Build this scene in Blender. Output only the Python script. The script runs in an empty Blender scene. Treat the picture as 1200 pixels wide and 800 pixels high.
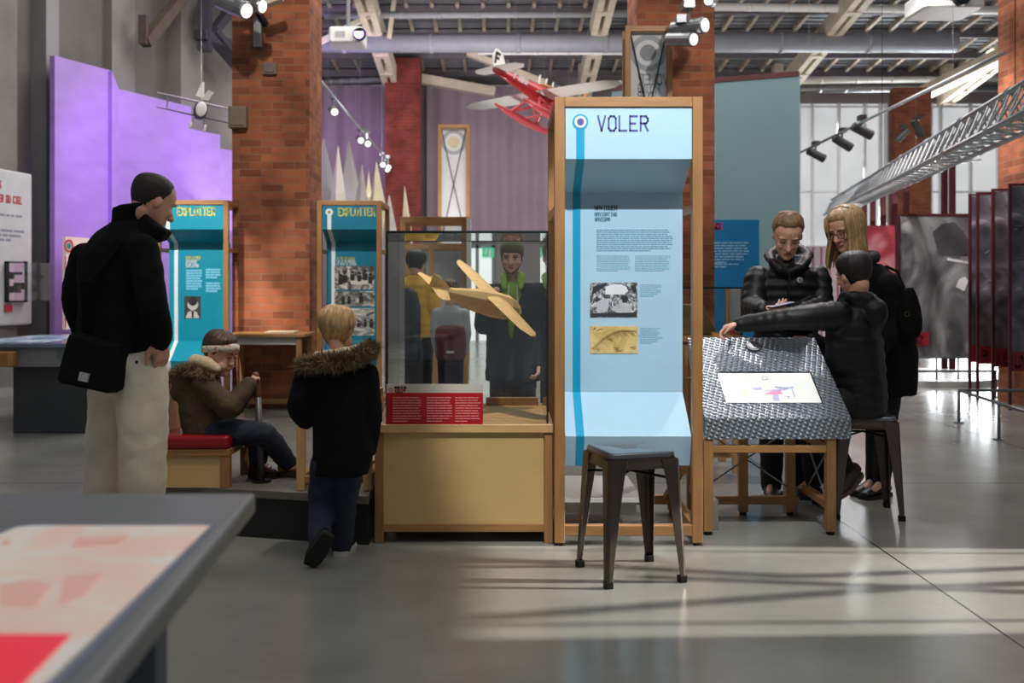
import bpy, bmesh, math, random
from mathutils import Vector as V, Matrix
random.seed(7)
sc = bpy.context.scene
col = sc.collection
PI = math.pi
F, X0, H0, CH = 1167.0, 590.0, 338.0, 1.25      # focal length in px, principal point, camera height

def W(px, py, Y):
    """world point at depth Y seen at photo pixel (px, py)"""
    return V(((px - X0) / F * Y, Y, CH - (py - H0) / F * Y))

# ------------------------------------------------------------------ camera
cd = bpy.data.cameras.new('camera')
cam = bpy.data.objects.new('camera', cd)
col.objects.link(cam)
cam.location = (0, 0, CH)
cam.rotation_euler = (PI / 2, 0, 0)
cd.lens, cd.sensor_width, cd.sensor_fit = 35.0, 36.0, 'HORIZONTAL'
cd.shift_x, cd.shift_y = 10 / 1200, -62 / 1200
cd.clip_start, cd.clip_end = 0.05, 100
cd.dof.use_dof = True
cd.dof.focus_distance = 4.9
cd.dof.aperture_fstop = 2.8
sc.camera = cam
# ------------------------------------------------------------------ colour management, world
sc.view_settings.view_transform = 'Standard'
sc.view_settings.look = 'None'
sc.view_settings.exposure = 0.0
sc.view_settings.gamma = 1.0
sc.view_settings.use_curve_mapping = False
wd = bpy.data.worlds.new('world')
sc.world = wd
wd.use_nodes = True
wd.node_tree.nodes['Background'].inputs[0].default_value = (0.86, 0.9, 1.0, 1)
wd.node_tree.nodes['Background'].inputs[1].default_value = 0.185

def aim(o, target):
    o.rotation_euler = (V(target) - o.location).to_track_quat('-Z', 'Y').to_euler()

def spot(name, loc, target, power, angle, blend=0.3, color=(1, 1, 1), size=0.05):
    l = bpy.data.lights.new(name, 'SPOT')
    l.energy, l.spot_size, l.spot_blend, l.color, l.shadow_soft_size = power, math.radians(angle), blend, color, size
    o = bpy.data.objects.new(name, l)
    col.objects.link(o)
    o.location = loc
    aim(o, target)
    return o

def area(name, loc, target, power, sx, sy, color=(1, 1, 1)):
    l = bpy.data.lights.new(name, 'AREA')
    l.shape, l.size, l.size_y, l.energy, l.color = 'RECTANGLE', sx, sy, power, color
    o = bpy.data.objects.new(name, l)
    col.objects.link(o)
    o.location = loc
    aim(o, target)
    return o

area('overhead_fill_near', (1.0, 2.5, 7.5), (1.0, 4.0, 0), 160, 7, 5, (1, .97, .92))  # added overhead fill for the near hall, no fixture of its own
area('overhead_fill_far', (2.0, 13.0, 7.2), (2.0, 13.5, 0), 1000, 13, 6, (1, .96, .92))  # added overhead fill that lifts the far floor and brick
area('roof_fill', (3.0, 17.2, 2.4), (3.0, 19.5, 8.0), 150, 16, 2.4, (1, .97, .93))  # invisible fill added to brighten the dark roof from below
area('curtain_fill', (-1.5, 17.6, 4.4), (-1.5, 23.6, 4.2), 130, 5, 1, (1, .93, .95))  # neutral fill added to brighten the back curtain
area('window_daylight', (9.9, 23.75, 3.0), (5.0, 10.0, 1.0), 1300, 6, 4.5, (.92, .96, 1))
spot('spot_voler', (0.62, 2.55, 3.95), (0.62, 5.0, 1.2), 520, 32, 0.35, (.95, .98, 1), .03)
spot('spot_floor_gobo', (20.0, 4.22, 7.4), (2.0, 4.22, 0.2), 46000, 8.4, 0.1, (1, .93, .85), .12)  # added spot standing in for daylight, thrown through the unseen gobo
spot('spot_case', (-0.35, 5.0, 4.2), (-0.15, 5.3, 1.0), 300, 21, 0.6, (1, .86, .66), .05)
spot('spot_exploit_near', (-2.1, 7.4, 4.4), (-1.6, 10.2, 1.2), 380, 30, 0.5, (1, .98, .95), .04)
spot('spot_exploit_left', (-3.2, 6.9, 4.3), (-3.25, 10.2, 1.2), 900, 24, 0.5, (1, .98, .95), .04)
spot('spot_table', (2.1, 6.9, 4.0), (1.45, 5.75, 1.0), 210, 34, 0.6, (1, .93, .95), .05)
spot('spot_brick', (-2.45, 9.75, 1.0), (-2.35, 10.45, .9), 9, 130, 1.0, (1, .82, .6), .1)
spot('spot_bench', (-0.2, 4.0, 4.6), (-1.3, 5.25, .5), 190, 24, 0.6, (1, .9, .78), .08)
for _l in ((-3.4, 11.6, 4.6, -5.5, 15.2, 2.4, 340, 58), (-2.9, 13.6, 4.6, -4.7, 17.3, 2.8, 220, 56)):
    spot('spot_violet', _l[:3], _l[3:6], _l[6], _l[7], 0.7, (.56, .27, 1.0), .1)
spot('spot_violet_curtain', (-3.0, 19.0, 5.4), (-3.9, 24, 4.0), 300, 48, 0.9, (.55, .25, 1.0), .1)
spot('spot_violet_roof', (-3.6, 17.6, 4.6), (-3.4, 21, 6.9), 130, 70, 0.8, (.45, .25, 1.0), .1)
spot('spot_panels', (3.6, 9.4, 5.0), (6.0, 13.0, 1.2), 900, 50, 0.7, (1, .95, .92), .1)
spot('spot_blue_panel', (2.2, 11.0, 4.4), (3.1, 13.9, 1.7), 150, 24, 0.7, (.9, .95, 1), .1)

spot('fill_column_left', (-1.6, 5.2, 5.6), (-2.45, 10.4, 3.3), 520, 34, 0.8, (1, .9, .8), .1)  # fill added to brighten the upper brick of the left column
spot('fill_column_right', (2.6, 6.4, 5.6), (1.7, 10.2, 3.3), 380, 30, 0.8, (1, .94, .88), .1)  # fill added to brighten the right column and its banner
spot('spot_seaplane', (.3, 11.9, .5), (.55, 13, 3.8), 260, 40, 0.7, (1, .97, .95), .1)
spot('fill_faces', (1.0, 3.9, 2.9), (1.95, 5.9, 1.45), 45, 24, 0.6, (1, .95, .93), .12)  # frontal fill added only to brighten the faces at the console

# ------------------------------------------------------------------ materials
def lin(c):
    c = c / 255.0
    return c / 12.92 if c <= .04045 else ((c + .055) / 1.055) ** 2.4

def rgb(r, g, b):
    return (lin(r), lin(g), lin(b), 1)

class NT:
    def __init__(s, name):
        s.m = bpy.data.materials.new(name)
        s.m.use_nodes = True
        s.n, s.l = s.m.node_tree.nodes, s.m.node_tree.links
        s.b = s.n['Principled BSDF']
        s.out = s.n['Material Output']
    def node(s, t, **kw):
        n = s.n.new(t)
        for k, v in kw.items():
            if isinstance(k, str) and hasattr(n, k):
                setattr(n, k, v)
        return n
    def link(s, a, b):
        s.l.new(a, b)

MATS = {}
def mat(name, c, rough=.6, metal=0.0, var=.12, scale=6.0, stretch=None, bump=0.0, bscale=None, emit=None, estr=1.0, spec=.5, uv=False, coat=0, sheen=0):
    """principled material whose colour drifts with a noise; c is sRGB 0-255"""
    if name in MATS:
        return MATS[name]
    t = NT(name)
    base = rgb(*c)
    t.b.inputs['Roughness'].default_value = rough
    t.b.inputs['Metallic'].default_value = metal
    t.b.inputs['Specular IOR Level'].default_value = spec
    if coat:
        t.b.inputs['Coat Weight'].default_value = coat
        t.b.inputs['Coat Roughness'].default_value = .12
    if sheen:
        t.b.inputs['Sheen Weight'].default_value = sheen
    tc = t.node('ShaderNodeTexCoord')
    mp = t.node('ShaderNodeMapping')
    if stretch:
        mp.inputs['Scale'].default_value = stretch
    t.link(tc.outputs['UV' if uv else 'Object'], mp.inputs['Vector'])
    nz = t.node('ShaderNodeTexNoise')
    nz.inputs['Scale'].default_value = scale
    nz.inputs['Detail'].default_value = 4
    t.link(mp.outputs['Vector'], nz.inputs['Vector'])
    rp = t.node('ShaderNodeValToRGB')
    rp.color_ramp.elements[0].position = .3
    rp.color_ramp.elements[1].position = .7
    lo, hi = 1 - var, 1 + var
    rp.color_ramp.elements[0].color = (base[0] * lo, base[1] * lo, base[2] * lo, 1)
    rp.color_ramp.elements[1].color = (min(1, base[0] * hi), min(1, base[1] * hi), min(1, base[2] * hi), 1)
    t.link(nz.outputs['Fac'], rp.inputs['Fac'])
    t.link(rp.outputs['Color'], t.b.inputs['Base Color'])
    if bump:
        n2 = t.node('ShaderNodeTexNoise')
        n2.inputs['Scale'].default_value = bscale or scale * 6
        n2.inputs['Detail'].default_value = 3
        t.link(mp.outputs['Vector'], n2.inputs['Vector'])
        bp = t.node('ShaderNodeBump')
        bp.inputs['Strength'].default_value = bump
        bp.inputs['Distance'].default_value = .01
        t.link(n2.outputs['Fac'], bp.inputs['Height'])
        t.link(bp.outputs['Normal'], t.b.inputs['Normal'])
    if emit:
        t.b.inputs['Emission Color'].default_value = rgb(*emit)
        t.b.inputs['Emission Strength'].default_value = estr
    MATS[name] = t.m
    return t.m

def glass_mat(name, tint=(252, 254, 253), refl=1.0):
    if name in MATS:
        return MATS[name]
    t = NT(name)
    t.n.remove(t.b)
    tr = t.node('ShaderNodeBsdfTransparent')
    tr.inputs['Color'].default_value = rgb(*tint)
    gl = t.node('ShaderNodeBsdfGlossy')
    gl.inputs['Roughness'].default_value = .02
    gl.inputs['Color'].default_value = (1, 1, 1, 1)
    fr = t.node('ShaderNodeFresnel')
    fr.inputs['IOR'].default_value = 1.45
    mu = t.node('ShaderNodeMath', operation='MULTIPLY')
    mu.inputs[1].default_value = refl
    mx = t.node('ShaderNodeMixShader')
    t.link(fr.outputs[0], mu.inputs[0])
    t.link(mu.outputs[0], mx.inputs[0])
    t.link(tr.outputs[0], mx.inputs[1])
    t.link(gl.outputs[0], mx.inputs[2])
    t.link(mx.outputs[0], t.out.inputs['Surface'])
    MATS[name] = t.m
    return t.m

def brick_mat(name, c1, c2, mortar, bw=.23, bh=.068, bump=.5):
    if name in MATS:
        return MATS[name]
    t = NT(name)
    tc = t.node('ShaderNodeTexCoord')
    br = t.node('ShaderNodeTexBrick')
    br.inputs['Color1'].default_value = rgb(*c1)
    br.inputs['Color2'].default_value = rgb(*c2)
    br.inputs['Mortar'].default_value = rgb(*mortar)
    br.inputs['Scale'].default_value = 1
    br.inputs['Brick Width'].default_value = bw
    br.inputs['Row Height'].default_value = bh
    br.inputs['Mortar Size'].default_value = .006
    br.inputs['Mortar Smooth'].default_value = .3
    br.inputs['Bias'].default_value = -.1
    t.link(tc.outputs['UV'], br.inputs['Vector'])
    nz = t.node('ShaderNodeTexNoise')
    nz.inputs['Scale'].default_value = 2.6
    nz.inputs['Detail'].default_value = 6
    t.link(tc.outputs['UV'], nz.inputs['Vector'])
    rp = t.node('ShaderNodeValToRGB')
    rp.color_ramp.elements[0].position, rp.color_ramp.elements[1].position = .3, .72
    rp.color_ramp.elements[0].color = (.5, .47, .45, 1)
    rp.color_ramp.elements[1].color = (1.25, 1.2, 1.15, 1)
    t.link(nz.outputs['Fac'], rp.inputs['Fac'])
    mx = t.node('ShaderNodeMixRGB', blend_type='MULTIPLY')
    mx.inputs['Fac'].default_value = 1
    t.link(br.outputs['Color'], mx.inputs['Color1'])
    t.link(rp.outputs['Color'], mx.inputs['Color2'])
    t.link(mx.outputs['Color'], t.b.inputs['Base Color'])
    t.b.inputs['Roughness'].default_value = .9
    bp = t.node('ShaderNodeBump', invert=True)
    bp.inputs['Strength'].default_value = bump
    bp.inputs['Distance'].default_value = .012
    t.link(br.outputs['Fac'], bp.inputs['Height'])
    t.link(bp.outputs['Normal'], t.b.inputs['Normal'])
    MATS[name] = t.m
    return t.m

def emis(name, c, s=1.0):
    if name in MATS:
        return MATS[name]
    t = NT(name)
    t.b.inputs['Base Color'].default_value = rgb(*c)
    t.b.inputs['Emission Color'].default_value = rgb(*c)
    t.b.inputs['Emission Strength'].default_value = s
    t.b.inputs['Roughness'].default_value = .3
    MATS[name] = t.m
    return t.m

def ramp_noise_mat(name, stops, scale=8, detail=6, rough=.5, dist=1.5, stretch=None, emit=0.0):
    """several colours over a warped noise: printed photographs and screens"""
    if name in MATS:
        return MATS[name]
    t = NT(name)
    tc = t.node('ShaderNodeTexCoord')
    mp = t.node('ShaderNodeMapping')
    if stretch:
        mp.inputs['Scale'].default_value = stretch
    nz = t.node('ShaderNodeTexNoise')
    nz.inputs['Scale'].default_value, nz.inputs['Detail'].default_value = scale, detail
    nz.inputs['Distortion'].default_value = dist
    t.link(tc.outputs['Object'], mp.inputs['Vector'])
    t.link(mp.outputs['Vector'], nz.inputs['Vector'])
    rp = t.node('ShaderNodeValToRGB')
    e = rp.color_ramp.elements
    while len(e) < len(stops):
        e.new(.5)
    for i, (p, c) in enumerate(stops):
        e[i].position, e[i].color = p, rgb(*c)
    t.link(nz.outputs['Fac'], rp.inputs['Fac'])
    t.link(rp.outputs['Color'], t.b.inputs['Base Color'])
    t.b.inputs['Roughness'].default_value = rough
    if emit:
        t.link(rp.outputs['Color'], t.b.inputs['Emission Color'])
        t.b.inputs['Emission Strength'].default_value = emit
    MATS[name] = t.m
    return t.m

# ------------------------------------------------------------------ mesh builder
class MB:
    def __init__(s):
        s.v, s.f, s.mi = [], [], []
        s.cur = 0
    def add(s, vs, fs):
        o = len(s.v)
        s.v += [V(p) for p in vs]
        for f in fs:
            s.f.append([i + o for i in f])
            s.mi.append(s.cur)
        return s
    def box(s, x0, x1, y0, y1, z0, z1):
        return s.add([(x0, y0, z0), (x1, y0, z0), (x1, y1, z0), (x0, y1, z0), (x0, y0, z1), (x1, y0, z1), (x1, y1, z1), (x0, y1, z1)],
                     [(0, 3, 2, 1), (4, 5, 6, 7), (0, 1, 5, 4), (1, 2, 6, 5), (2, 3, 7, 6), (3, 0, 4, 7)])
    def hexa(s, p):     # 4 bottom corners then 4 top corners, both counter-clockwise from above
        return s.add(p, [(0, 3, 2, 1), (4, 5, 6, 7), (0, 1, 5, 4), (1, 2, 6, 5), (2, 3, 7, 6), (3, 0, 4, 7)])
    def bar(s, a, b, w, d, up=(0, 0, 1), w2=None, d2=None):
        a, b = V(a), V(b)
        t = (b - a).normalized()
        up = V(up)
        if abs(t.dot(up)) > .95:
            up = V((0, 1, 0)) if abs(t.y) < .9 else V((1, 0, 0))
        x = t.cross(up).normalized()
        y = x.cross(t).normalized()
        w2, d2 = w2 or w, d2 or d
        q = []
        for c, ww, dd in ((a, w, d), (b, w2, d2)):
            q += [c - x * ww / 2 - y * dd / 2, c + x * ww / 2 - y * dd / 2, c + x * ww / 2 + y * dd / 2, c - x * ww / 2 + y * dd / 2]
        return s.add(q, [(0, 1, 2, 3), (7, 6, 5, 4), (4, 5, 1, 0), (5, 6, 2, 1), (6, 7, 3, 2), (7, 4, 0, 3)])
    def rings(s, rings, closed_caps=True):
        n = len(rings[0])
        vs = [p for r in rings for p in r]
        fs = []
        for k in range(len(rings) - 1):
            for i in range(n):
                j = (i + 1) % n
                fs.append((k * n + i, k * n + j, (k + 1) * n + j, (k + 1) * n + i))
        if closed_caps:
            fs.append(tuple(reversed(range(n))))
            fs.append(tuple(range((len(rings) - 1) * n, len(rings) * n)))
        return s.add(vs, fs)
    def tube(s, pts, r, n=10, round_ends=False, flat=1.0, up=None):
        """swept tube; r number or per-point list; round_ends adds half-domes"""
        pts = [V(p) for p in pts]
        rs = r if isinstance(r, (list, tuple)) else [r] * len(pts)
        T = []
        for i in range(len(pts)):
            a = pts[max(0, i - 1)]
            b = pts[min(len(pts) - 1, i + 1)]
            T.append((b - a).normalized() if (b - a).length > 1e-9 else V((0, 0, 1)))
        u = V(up) if up else (V((0, 0, 1)) if abs(T[0].z) < .9 else V((0, 1, 0)))
        x = T[0].cross(u).normalized()
        rings = []
        def ring(c, t, rr, x):
            y = t.cross(x).normalized()
            return [c + x * rr * math.cos(2 * PI * k / n) + y * rr * flat * math.sin(2 * PI * k / n) for k in range(n)]
        for i, p in enumerate(pts):
            t = T[i]
            x = (x - t * x.dot(t)).normalized()
            if i == 0 and round_ends:
                for a in (1.35, .9, .45):
                    rings.append(ring(p - t * rs[0] * math.sin(a), t, rs[0] * math.cos(a), x))
            rings.append(ring(p, t, rs[i], x))
            if i == len(pts) - 1 and round_ends:
                for a in (.45, .9, 1.35):
                    rings.append(ring(p + t * rs[i] * math.sin(a), t, rs[i] * math.cos(a), x))
        return s.rings(rings)
    def ell(s, c, rx, ry, rz, ax=None, n=14, m=9):
        """ellipsoid; ax = 3x3 columns (x, y, z axes)"""
        c = V(c)
        X, Y, Z = ax if ax else (V((1, 0, 0)), V((0, 1, 0)), V((0, 0, 1)))
        rings = []
        for k in range(m):
            a = -PI / 2 + PI * (k + .35) / (m - .3)
            rings.append([c + X * rx * math.cos(a) * math.cos(2 * PI * i / n) + Y * ry * math.cos(a) * math.sin(2 * PI * i / n) + Z * rz * math.sin(a) for i in range(n)])
        return s.rings(rings)
    def prism(s, poly, vec):
        """closed polygon (3-D points) extruded by vec"""
        p = [V(q) for q in poly]
        n = len(p)
        vec = V(vec)
        return s.add(p + [q + vec for q in p], [tuple(reversed(range(n))), tuple(range(n, 2 * n))] + [(i, (i + 1) % n, n + (i + 1) % n, n + i) for i in range(n)])
    def torus(s, c, R, r, ax=None, n=28, m=6):
        c = V(c)
        X, Y, Z = ax if ax else (V((1, 0, 0)), V((0, 1, 0)), V((0, 0, 1)))
        vs, fs = [], []
        for i in range(n):
            a = 2 * PI * i / n
            d = X * math.cos(a) + Y * math.sin(a)
            for j in range(m):
                b = 2 * PI * j / m
                vs.append(c + d * (R + r * math.cos(b)) + Z * r * math.sin(b))
        for i in range(n):
            for j in range(m):
                fs.append((i * m + j, ((i + 1) % n) * m + j, ((i + 1) % n) * m + (j + 1) % m, i * m + (j + 1) % m))
        return s.add(vs, fs)
    def disc(s, c, R, ux, uy, th, n=32, r_in=0):
        c, ux, uy = V(c), V(ux).normalized(), V(uy).normalized()
        nrm = ux.cross(uy).normalized() * th
        o = [c + ux * R * math.cos(2 * PI * k / n) + uy * R * math.sin(2 * PI * k / n) for k in range(n)]
        if not r_in:
            return s.prism(o, nrm)
        q = [c + ux * r_in * math.cos(2 * PI * k / n) + uy * r_in * math.sin(2 * PI * k / n) for k in range(n)]
        vs = o + q + [p + nrm for p in o] + [p + nrm for p in q]
        fs = []
        for i in range(n):
            j = (i + 1) % n
            fs += [(i, n + i, n + j, j), (2 * n + i, 2 * n + j, 3 * n + j, 3 * n + i), (i, j, 2 * n + j, 2 * n + i), (n + i, 3 * n + i, 3 * n + j, n + j)]
        return s.add(vs, fs)

ORG = {}
def obj(name, mb, m, parent=None, smooth=False, bevel=0.0, seg=2):
    """links ONE mesh object; geometry is in world coordinates and is moved to the parent's frame"""
    me = bpy.data.meshes.new(name)
    o = bpy.data.objects.new(name, me)
    org = V((0, 0, 0))
    if parent is not None:
        org = ORG[parent.name]
    elif mb.v:
        lo = [min(v[i] for v in mb.v) for i in range(3)]
        hi = [max(v[i] for v in mb.v) for i in range(3)]
        org = V(((lo[0] + hi[0]) / 2, (lo[1] + hi[1]) / 2, lo[2]))
    me.from_pydata([v - org for v in mb.v], [], mb.f)
    ms = m if isinstance(m, (list, tuple)) else [m]
    for q in ms:
        me.materials.append(q)
    me.polygons.foreach_set('material_index', mb.mi)
    uv = me.uv_layers.new(name='UVMap')
    bm = bmesh.new()
    bm.from_mesh(me)
    bmesh.ops.recalc_face_normals(bm, faces=bm.faces)
    L = bm.loops.layers.uv.verify()
    for f in bm.faces:
        nx, ny, nz = abs(f.normal.x), abs(f.normal.y), abs(f.normal.z)
        f.smooth = smooth
        for lp in f.loops:
            c = lp.vert.co + org
            lp[L].uv = (c.x, c.y) if nz > max(nx, ny) else ((c.y, c.z) if nx > ny else (c.x, c.z))
    bm.to_mesh(me)
    bm.free()
    col.objects.link(o)
    if parent is not None:
        o.parent = parent
    else:
        o.location = org
    ORG[o.name] = org
    if bevel:
        b = o.modifiers.new('bevel', 'BEVEL')
        b.width, b.segments, b.limit_method, b.angle_limit = bevel, seg, 'ANGLE', .6
    return o

def thing(name, loc, label, cat, group=None):
    o = bpy.data.objects.new(name, None)
    o.empty_display_size = .1
    col.objects.link(o)
    o.location = loc
    ORG[o.name] = V(loc)
    return tag(o, label, cat, group)

def tag(o, label, cat, group=None, kind=None):
    if label: o['label'] = label
    if cat: o['category'] = cat
    if group: o['group'] = group
    if kind: o['kind'] = kind
    return o

def struct(name, mb, m, smooth=False, bevel=0, parent=None):
    o = obj(name, mb, m, parent, smooth, bevel)
    if parent is None:
        o['kind'] = 'structure'
    return o

def copy_tree(o, loc=None, rz=None, label=None):
    c = o.copy()
    col.objects.link(c)
    if loc is not None: c.location = loc
    if rz is not None: c.rotation_euler = (0, 0, rz)
    if label: c['label'] = label
    for ch in list(o.children):
        k = copy_tree(ch)
        k.parent = c
    return c

def bake(o, voxel=None, smooth=0, disp=0.0, dscale=.1, sub=0):
    """remesh into one continuous surface, smooth it, wrinkle it"""
    if voxel:
        r = o.modifiers.new('remesh', 'REMESH')
        r.mode, r.voxel_size = 'VOXEL', voxel
        r.use_smooth_shade = True
    if smooth:
        q = o.modifiers.new('smooth', 'SMOOTH')
        q.factor, q.iterations = .5, smooth
    if disp:
        t = bpy.data.textures.new(o.name + '_wrinkle', 'CLOUDS')
        t.noise_scale = dscale
        d = o.modifiers.new('wrinkle', 'DISPLACE')
        d.texture, d.strength, d.mid_level = t, disp, .5
        d.texture_coords = 'LOCAL'
    dg = bpy.context.evaluated_depsgraph_get()
    dg.update()
    me = bpy.data.meshes.new_from_object(o.evaluated_get(dg))
    old = o.data
    o.modifiers.clear()
    o.data = me
    if not me.materials:
        for q in old.materials: me.materials.append(q)
    for p in me.polygons:
        p.use_smooth = True
    return o

# ------------------------------------------------------------------ stroke lettering
GL = {
 'A': [[(0,0),(0,5),(1,6),(3,6),(4,5),(4,0)],[(0,3),(4,3)]], 'B': [[(0,0),(0,6),(3,6),(4,5),(4,4),(3,3),(0,3)],[(3,3),(4,2),(4,1),(3,0),(0,0)]],
 'C': [[(4,5),(3,6),(1,6),(0,5),(0,1),(1,0),(3,0),(4,1)]], 'D': [[(0,0),(0,6),(3,6),(4,5),(4,1),(3,0),(0,0)]],
 'E': [[(4,6),(0,6),(0,0),(4,0)],[(0,3),(3,3)]], 'F': [[(4,6),(0,6),(0,0)],[(0,3),(3,3)]],
 'G': [[(4,5),(3,6),(1,6),(0,5),(0,1),(1,0),(3,0),(4,1),(4,3),(2,3)]], 'H': [[(0,0),(0,6)],[(4,0),(4,6)],[(0,3),(4,3)]],
 'I': [[(1,6),(3,6)],[(2,6),(2,0)],[(1,0),(3,0)]], 'J': [[(4,6),(4,1),(3,0),(1,0),(0,1)]],
 'L': [[(0,6),(0,0),(4,0)]], 'M': [[(0,0),(0,6),(2,3),(4,6),(4,0)]], 'N': [[(0,0),(0,6),(4,0),(4,6)]],
 'O': [[(1,0),(3,0),(4,1),(4,5),(3,6),(1,6),(0,5),(0,1),(1,0)]], 'P': [[(0,0),(0,6),(3,6),(4,5),(4,4),(3,3),(0,3)]],
 'R': [[(0,0),(0,6),(3,6),(4,5),(4,4),(3,3),(0,3)],[(2,3),(4,0)]], 'S': [[(4,5),(3,6),(1,6),(0,5),(0,4),(1,3),(3,3),(4,2),(4,1),(3,0),(1,0),(0,1)]],
 'T': [[(0,6),(4,6)],[(2,6),(2,0)]], 'U': [[(0,6),(0,1),(1,0),(3,0),(4,1),(4,6)]], 'V': [[(0,6),(2,0),(4,6)]],
 'X': [[(0,0),(4,6)],[(0,6),(4,0)]], 'Y': [[(0,6),(2,3),(4,6)],[(2,3),(2,0)]], 'Z': [[(0,6),(4,6),(0,0),(4,0)]], ' ': [],
 '1': [[(1,5),(2,6),(2,0)]], '2': [[(0,5),(1,6),(3,6),(4,5),(4,4),(0,0),(4,0)]], '5': [[(4,6),(0,6),(0,3),(3,3),(4,2),(4,1),(3,0),(0,0)]], '9': [[(0,0),(3,0),(4,1),(4,5),(3,6),(1,6),(0,5),(0,4),(1,3),(4,3)]],
 'K': [[(0,0),(0,6)],[(4,6),(0,3),(4,0)]], 'Q': [[(1,0),(3,0),(4,1),(4,5),(3,6),(1,6),(0,5),(0,1),(1,0)],[(3,1),(4,0)]],
}
def letters(mb, text, o, ux, uy, h, wgt=.16, pitch=1.0, aspect=1.0, mirror=False):
    """strokes of a squarish display face: o lower left, ux right, uy up, h cap height"""
    o, ux, uy = V(o), V(ux).normalized(), V(uy).normalized()
    nrm = ux.cross(uy).normalized()
    e = h / 6
    w = wgt * h / 2
    adv = e * aspect * 6 * pitch
    for k, ch in enumerate(text):
        for st in GL.get(ch, []):
            pp = [(a * aspect * e + (k * adv), b * e) for a, b in st]
            if mirror:
                pp = [(len(text) * adv - a, b) for a, b in pp]
            for (a, b), (c, d) in zip(pp, pp[1:]):
                p, q = o + ux * a + uy * b, o + ux * c + uy * d
                t = (q - p).normalized()
                s_ = nrm.cross(t) * w
                p, q = p - t * w * .8, q + t * w * .8
                mb.prism([p - s_, q - s_, q + s_, p + s_], nrm * .0008)
    return mb

def text_rows(mb, o, ux, uy, width, rows, lh, th=.45, ragged=.12, seed=1, gap=.35, step=.0):
    """rows of small word marks standing for body text too small to read"""
    rnd = random.Random(seed)
    o, ux, uy = V(o), V(ux).normalized(), V(uy).normalized()
    nrm = ux.cross(uy).normalized()
    for r in range(rows):
        y = -r * lh
        x = 0
        end = width * (1 - ragged * rnd.random()) if r < rows - 1 else width * (.4 + .4 * rnd.random())
        while x < end:
            w = min(end - x, lh * rnd.uniform(.9, 3.6))
            if w > lh * .2:
                p = o + ux * x + uy * y
                mb.prism([p, p + ux * w, p + ux * w + uy * lh * th, p + uy * lh * th], nrm * .0006)
            x += w + lh * gap
    return mb
# ================================================================== materials used all over
wood = mat('oak_wood', (158, 113, 66), .5, var=.16, scale=5, stretch=(7, 7, .9), bump=.08)
woodh = mat('oak_wood_rail', (162, 117, 70), .5, var=.16, scale=5, stretch=(.9, 7, 7), bump=.08)
ply = mat('birch_plywood', (206, 170, 112), .5, var=.09, scale=2.2, stretch=(1, 1, 1.6), bump=.03)
black_steel = mat('black_steel', (28, 28, 30), .45, .6, var=.1)
steel = mat('grey_steel', (150, 152, 155), .35, .8, var=.08)
white_paint = mat('white_paint', (232, 232, 228), .5, var=.04)
cream_steel = mat('cream_painted_steel', (205, 192, 172), .6, var=.1)
grey_paint = mat('grey_paint', (120, 120, 122), .55, var=.08)
glass = glass_mat('clear_glass')
red_steel = mat('dark_red_steel', (70, 14, 24), .5, var=.12)
canvas = mat('grey_canvas', (196, 196, 198), .8, var=.05)
canvas_d = mat('grey_canvas_print', (150, 154, 158), .8, var=.05)
ink = mat('black_ink', (30, 32, 40), .6, var=.02)
lamp_white = emis('lamp_lens', (255, 250, 240), 1.3)

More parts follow.
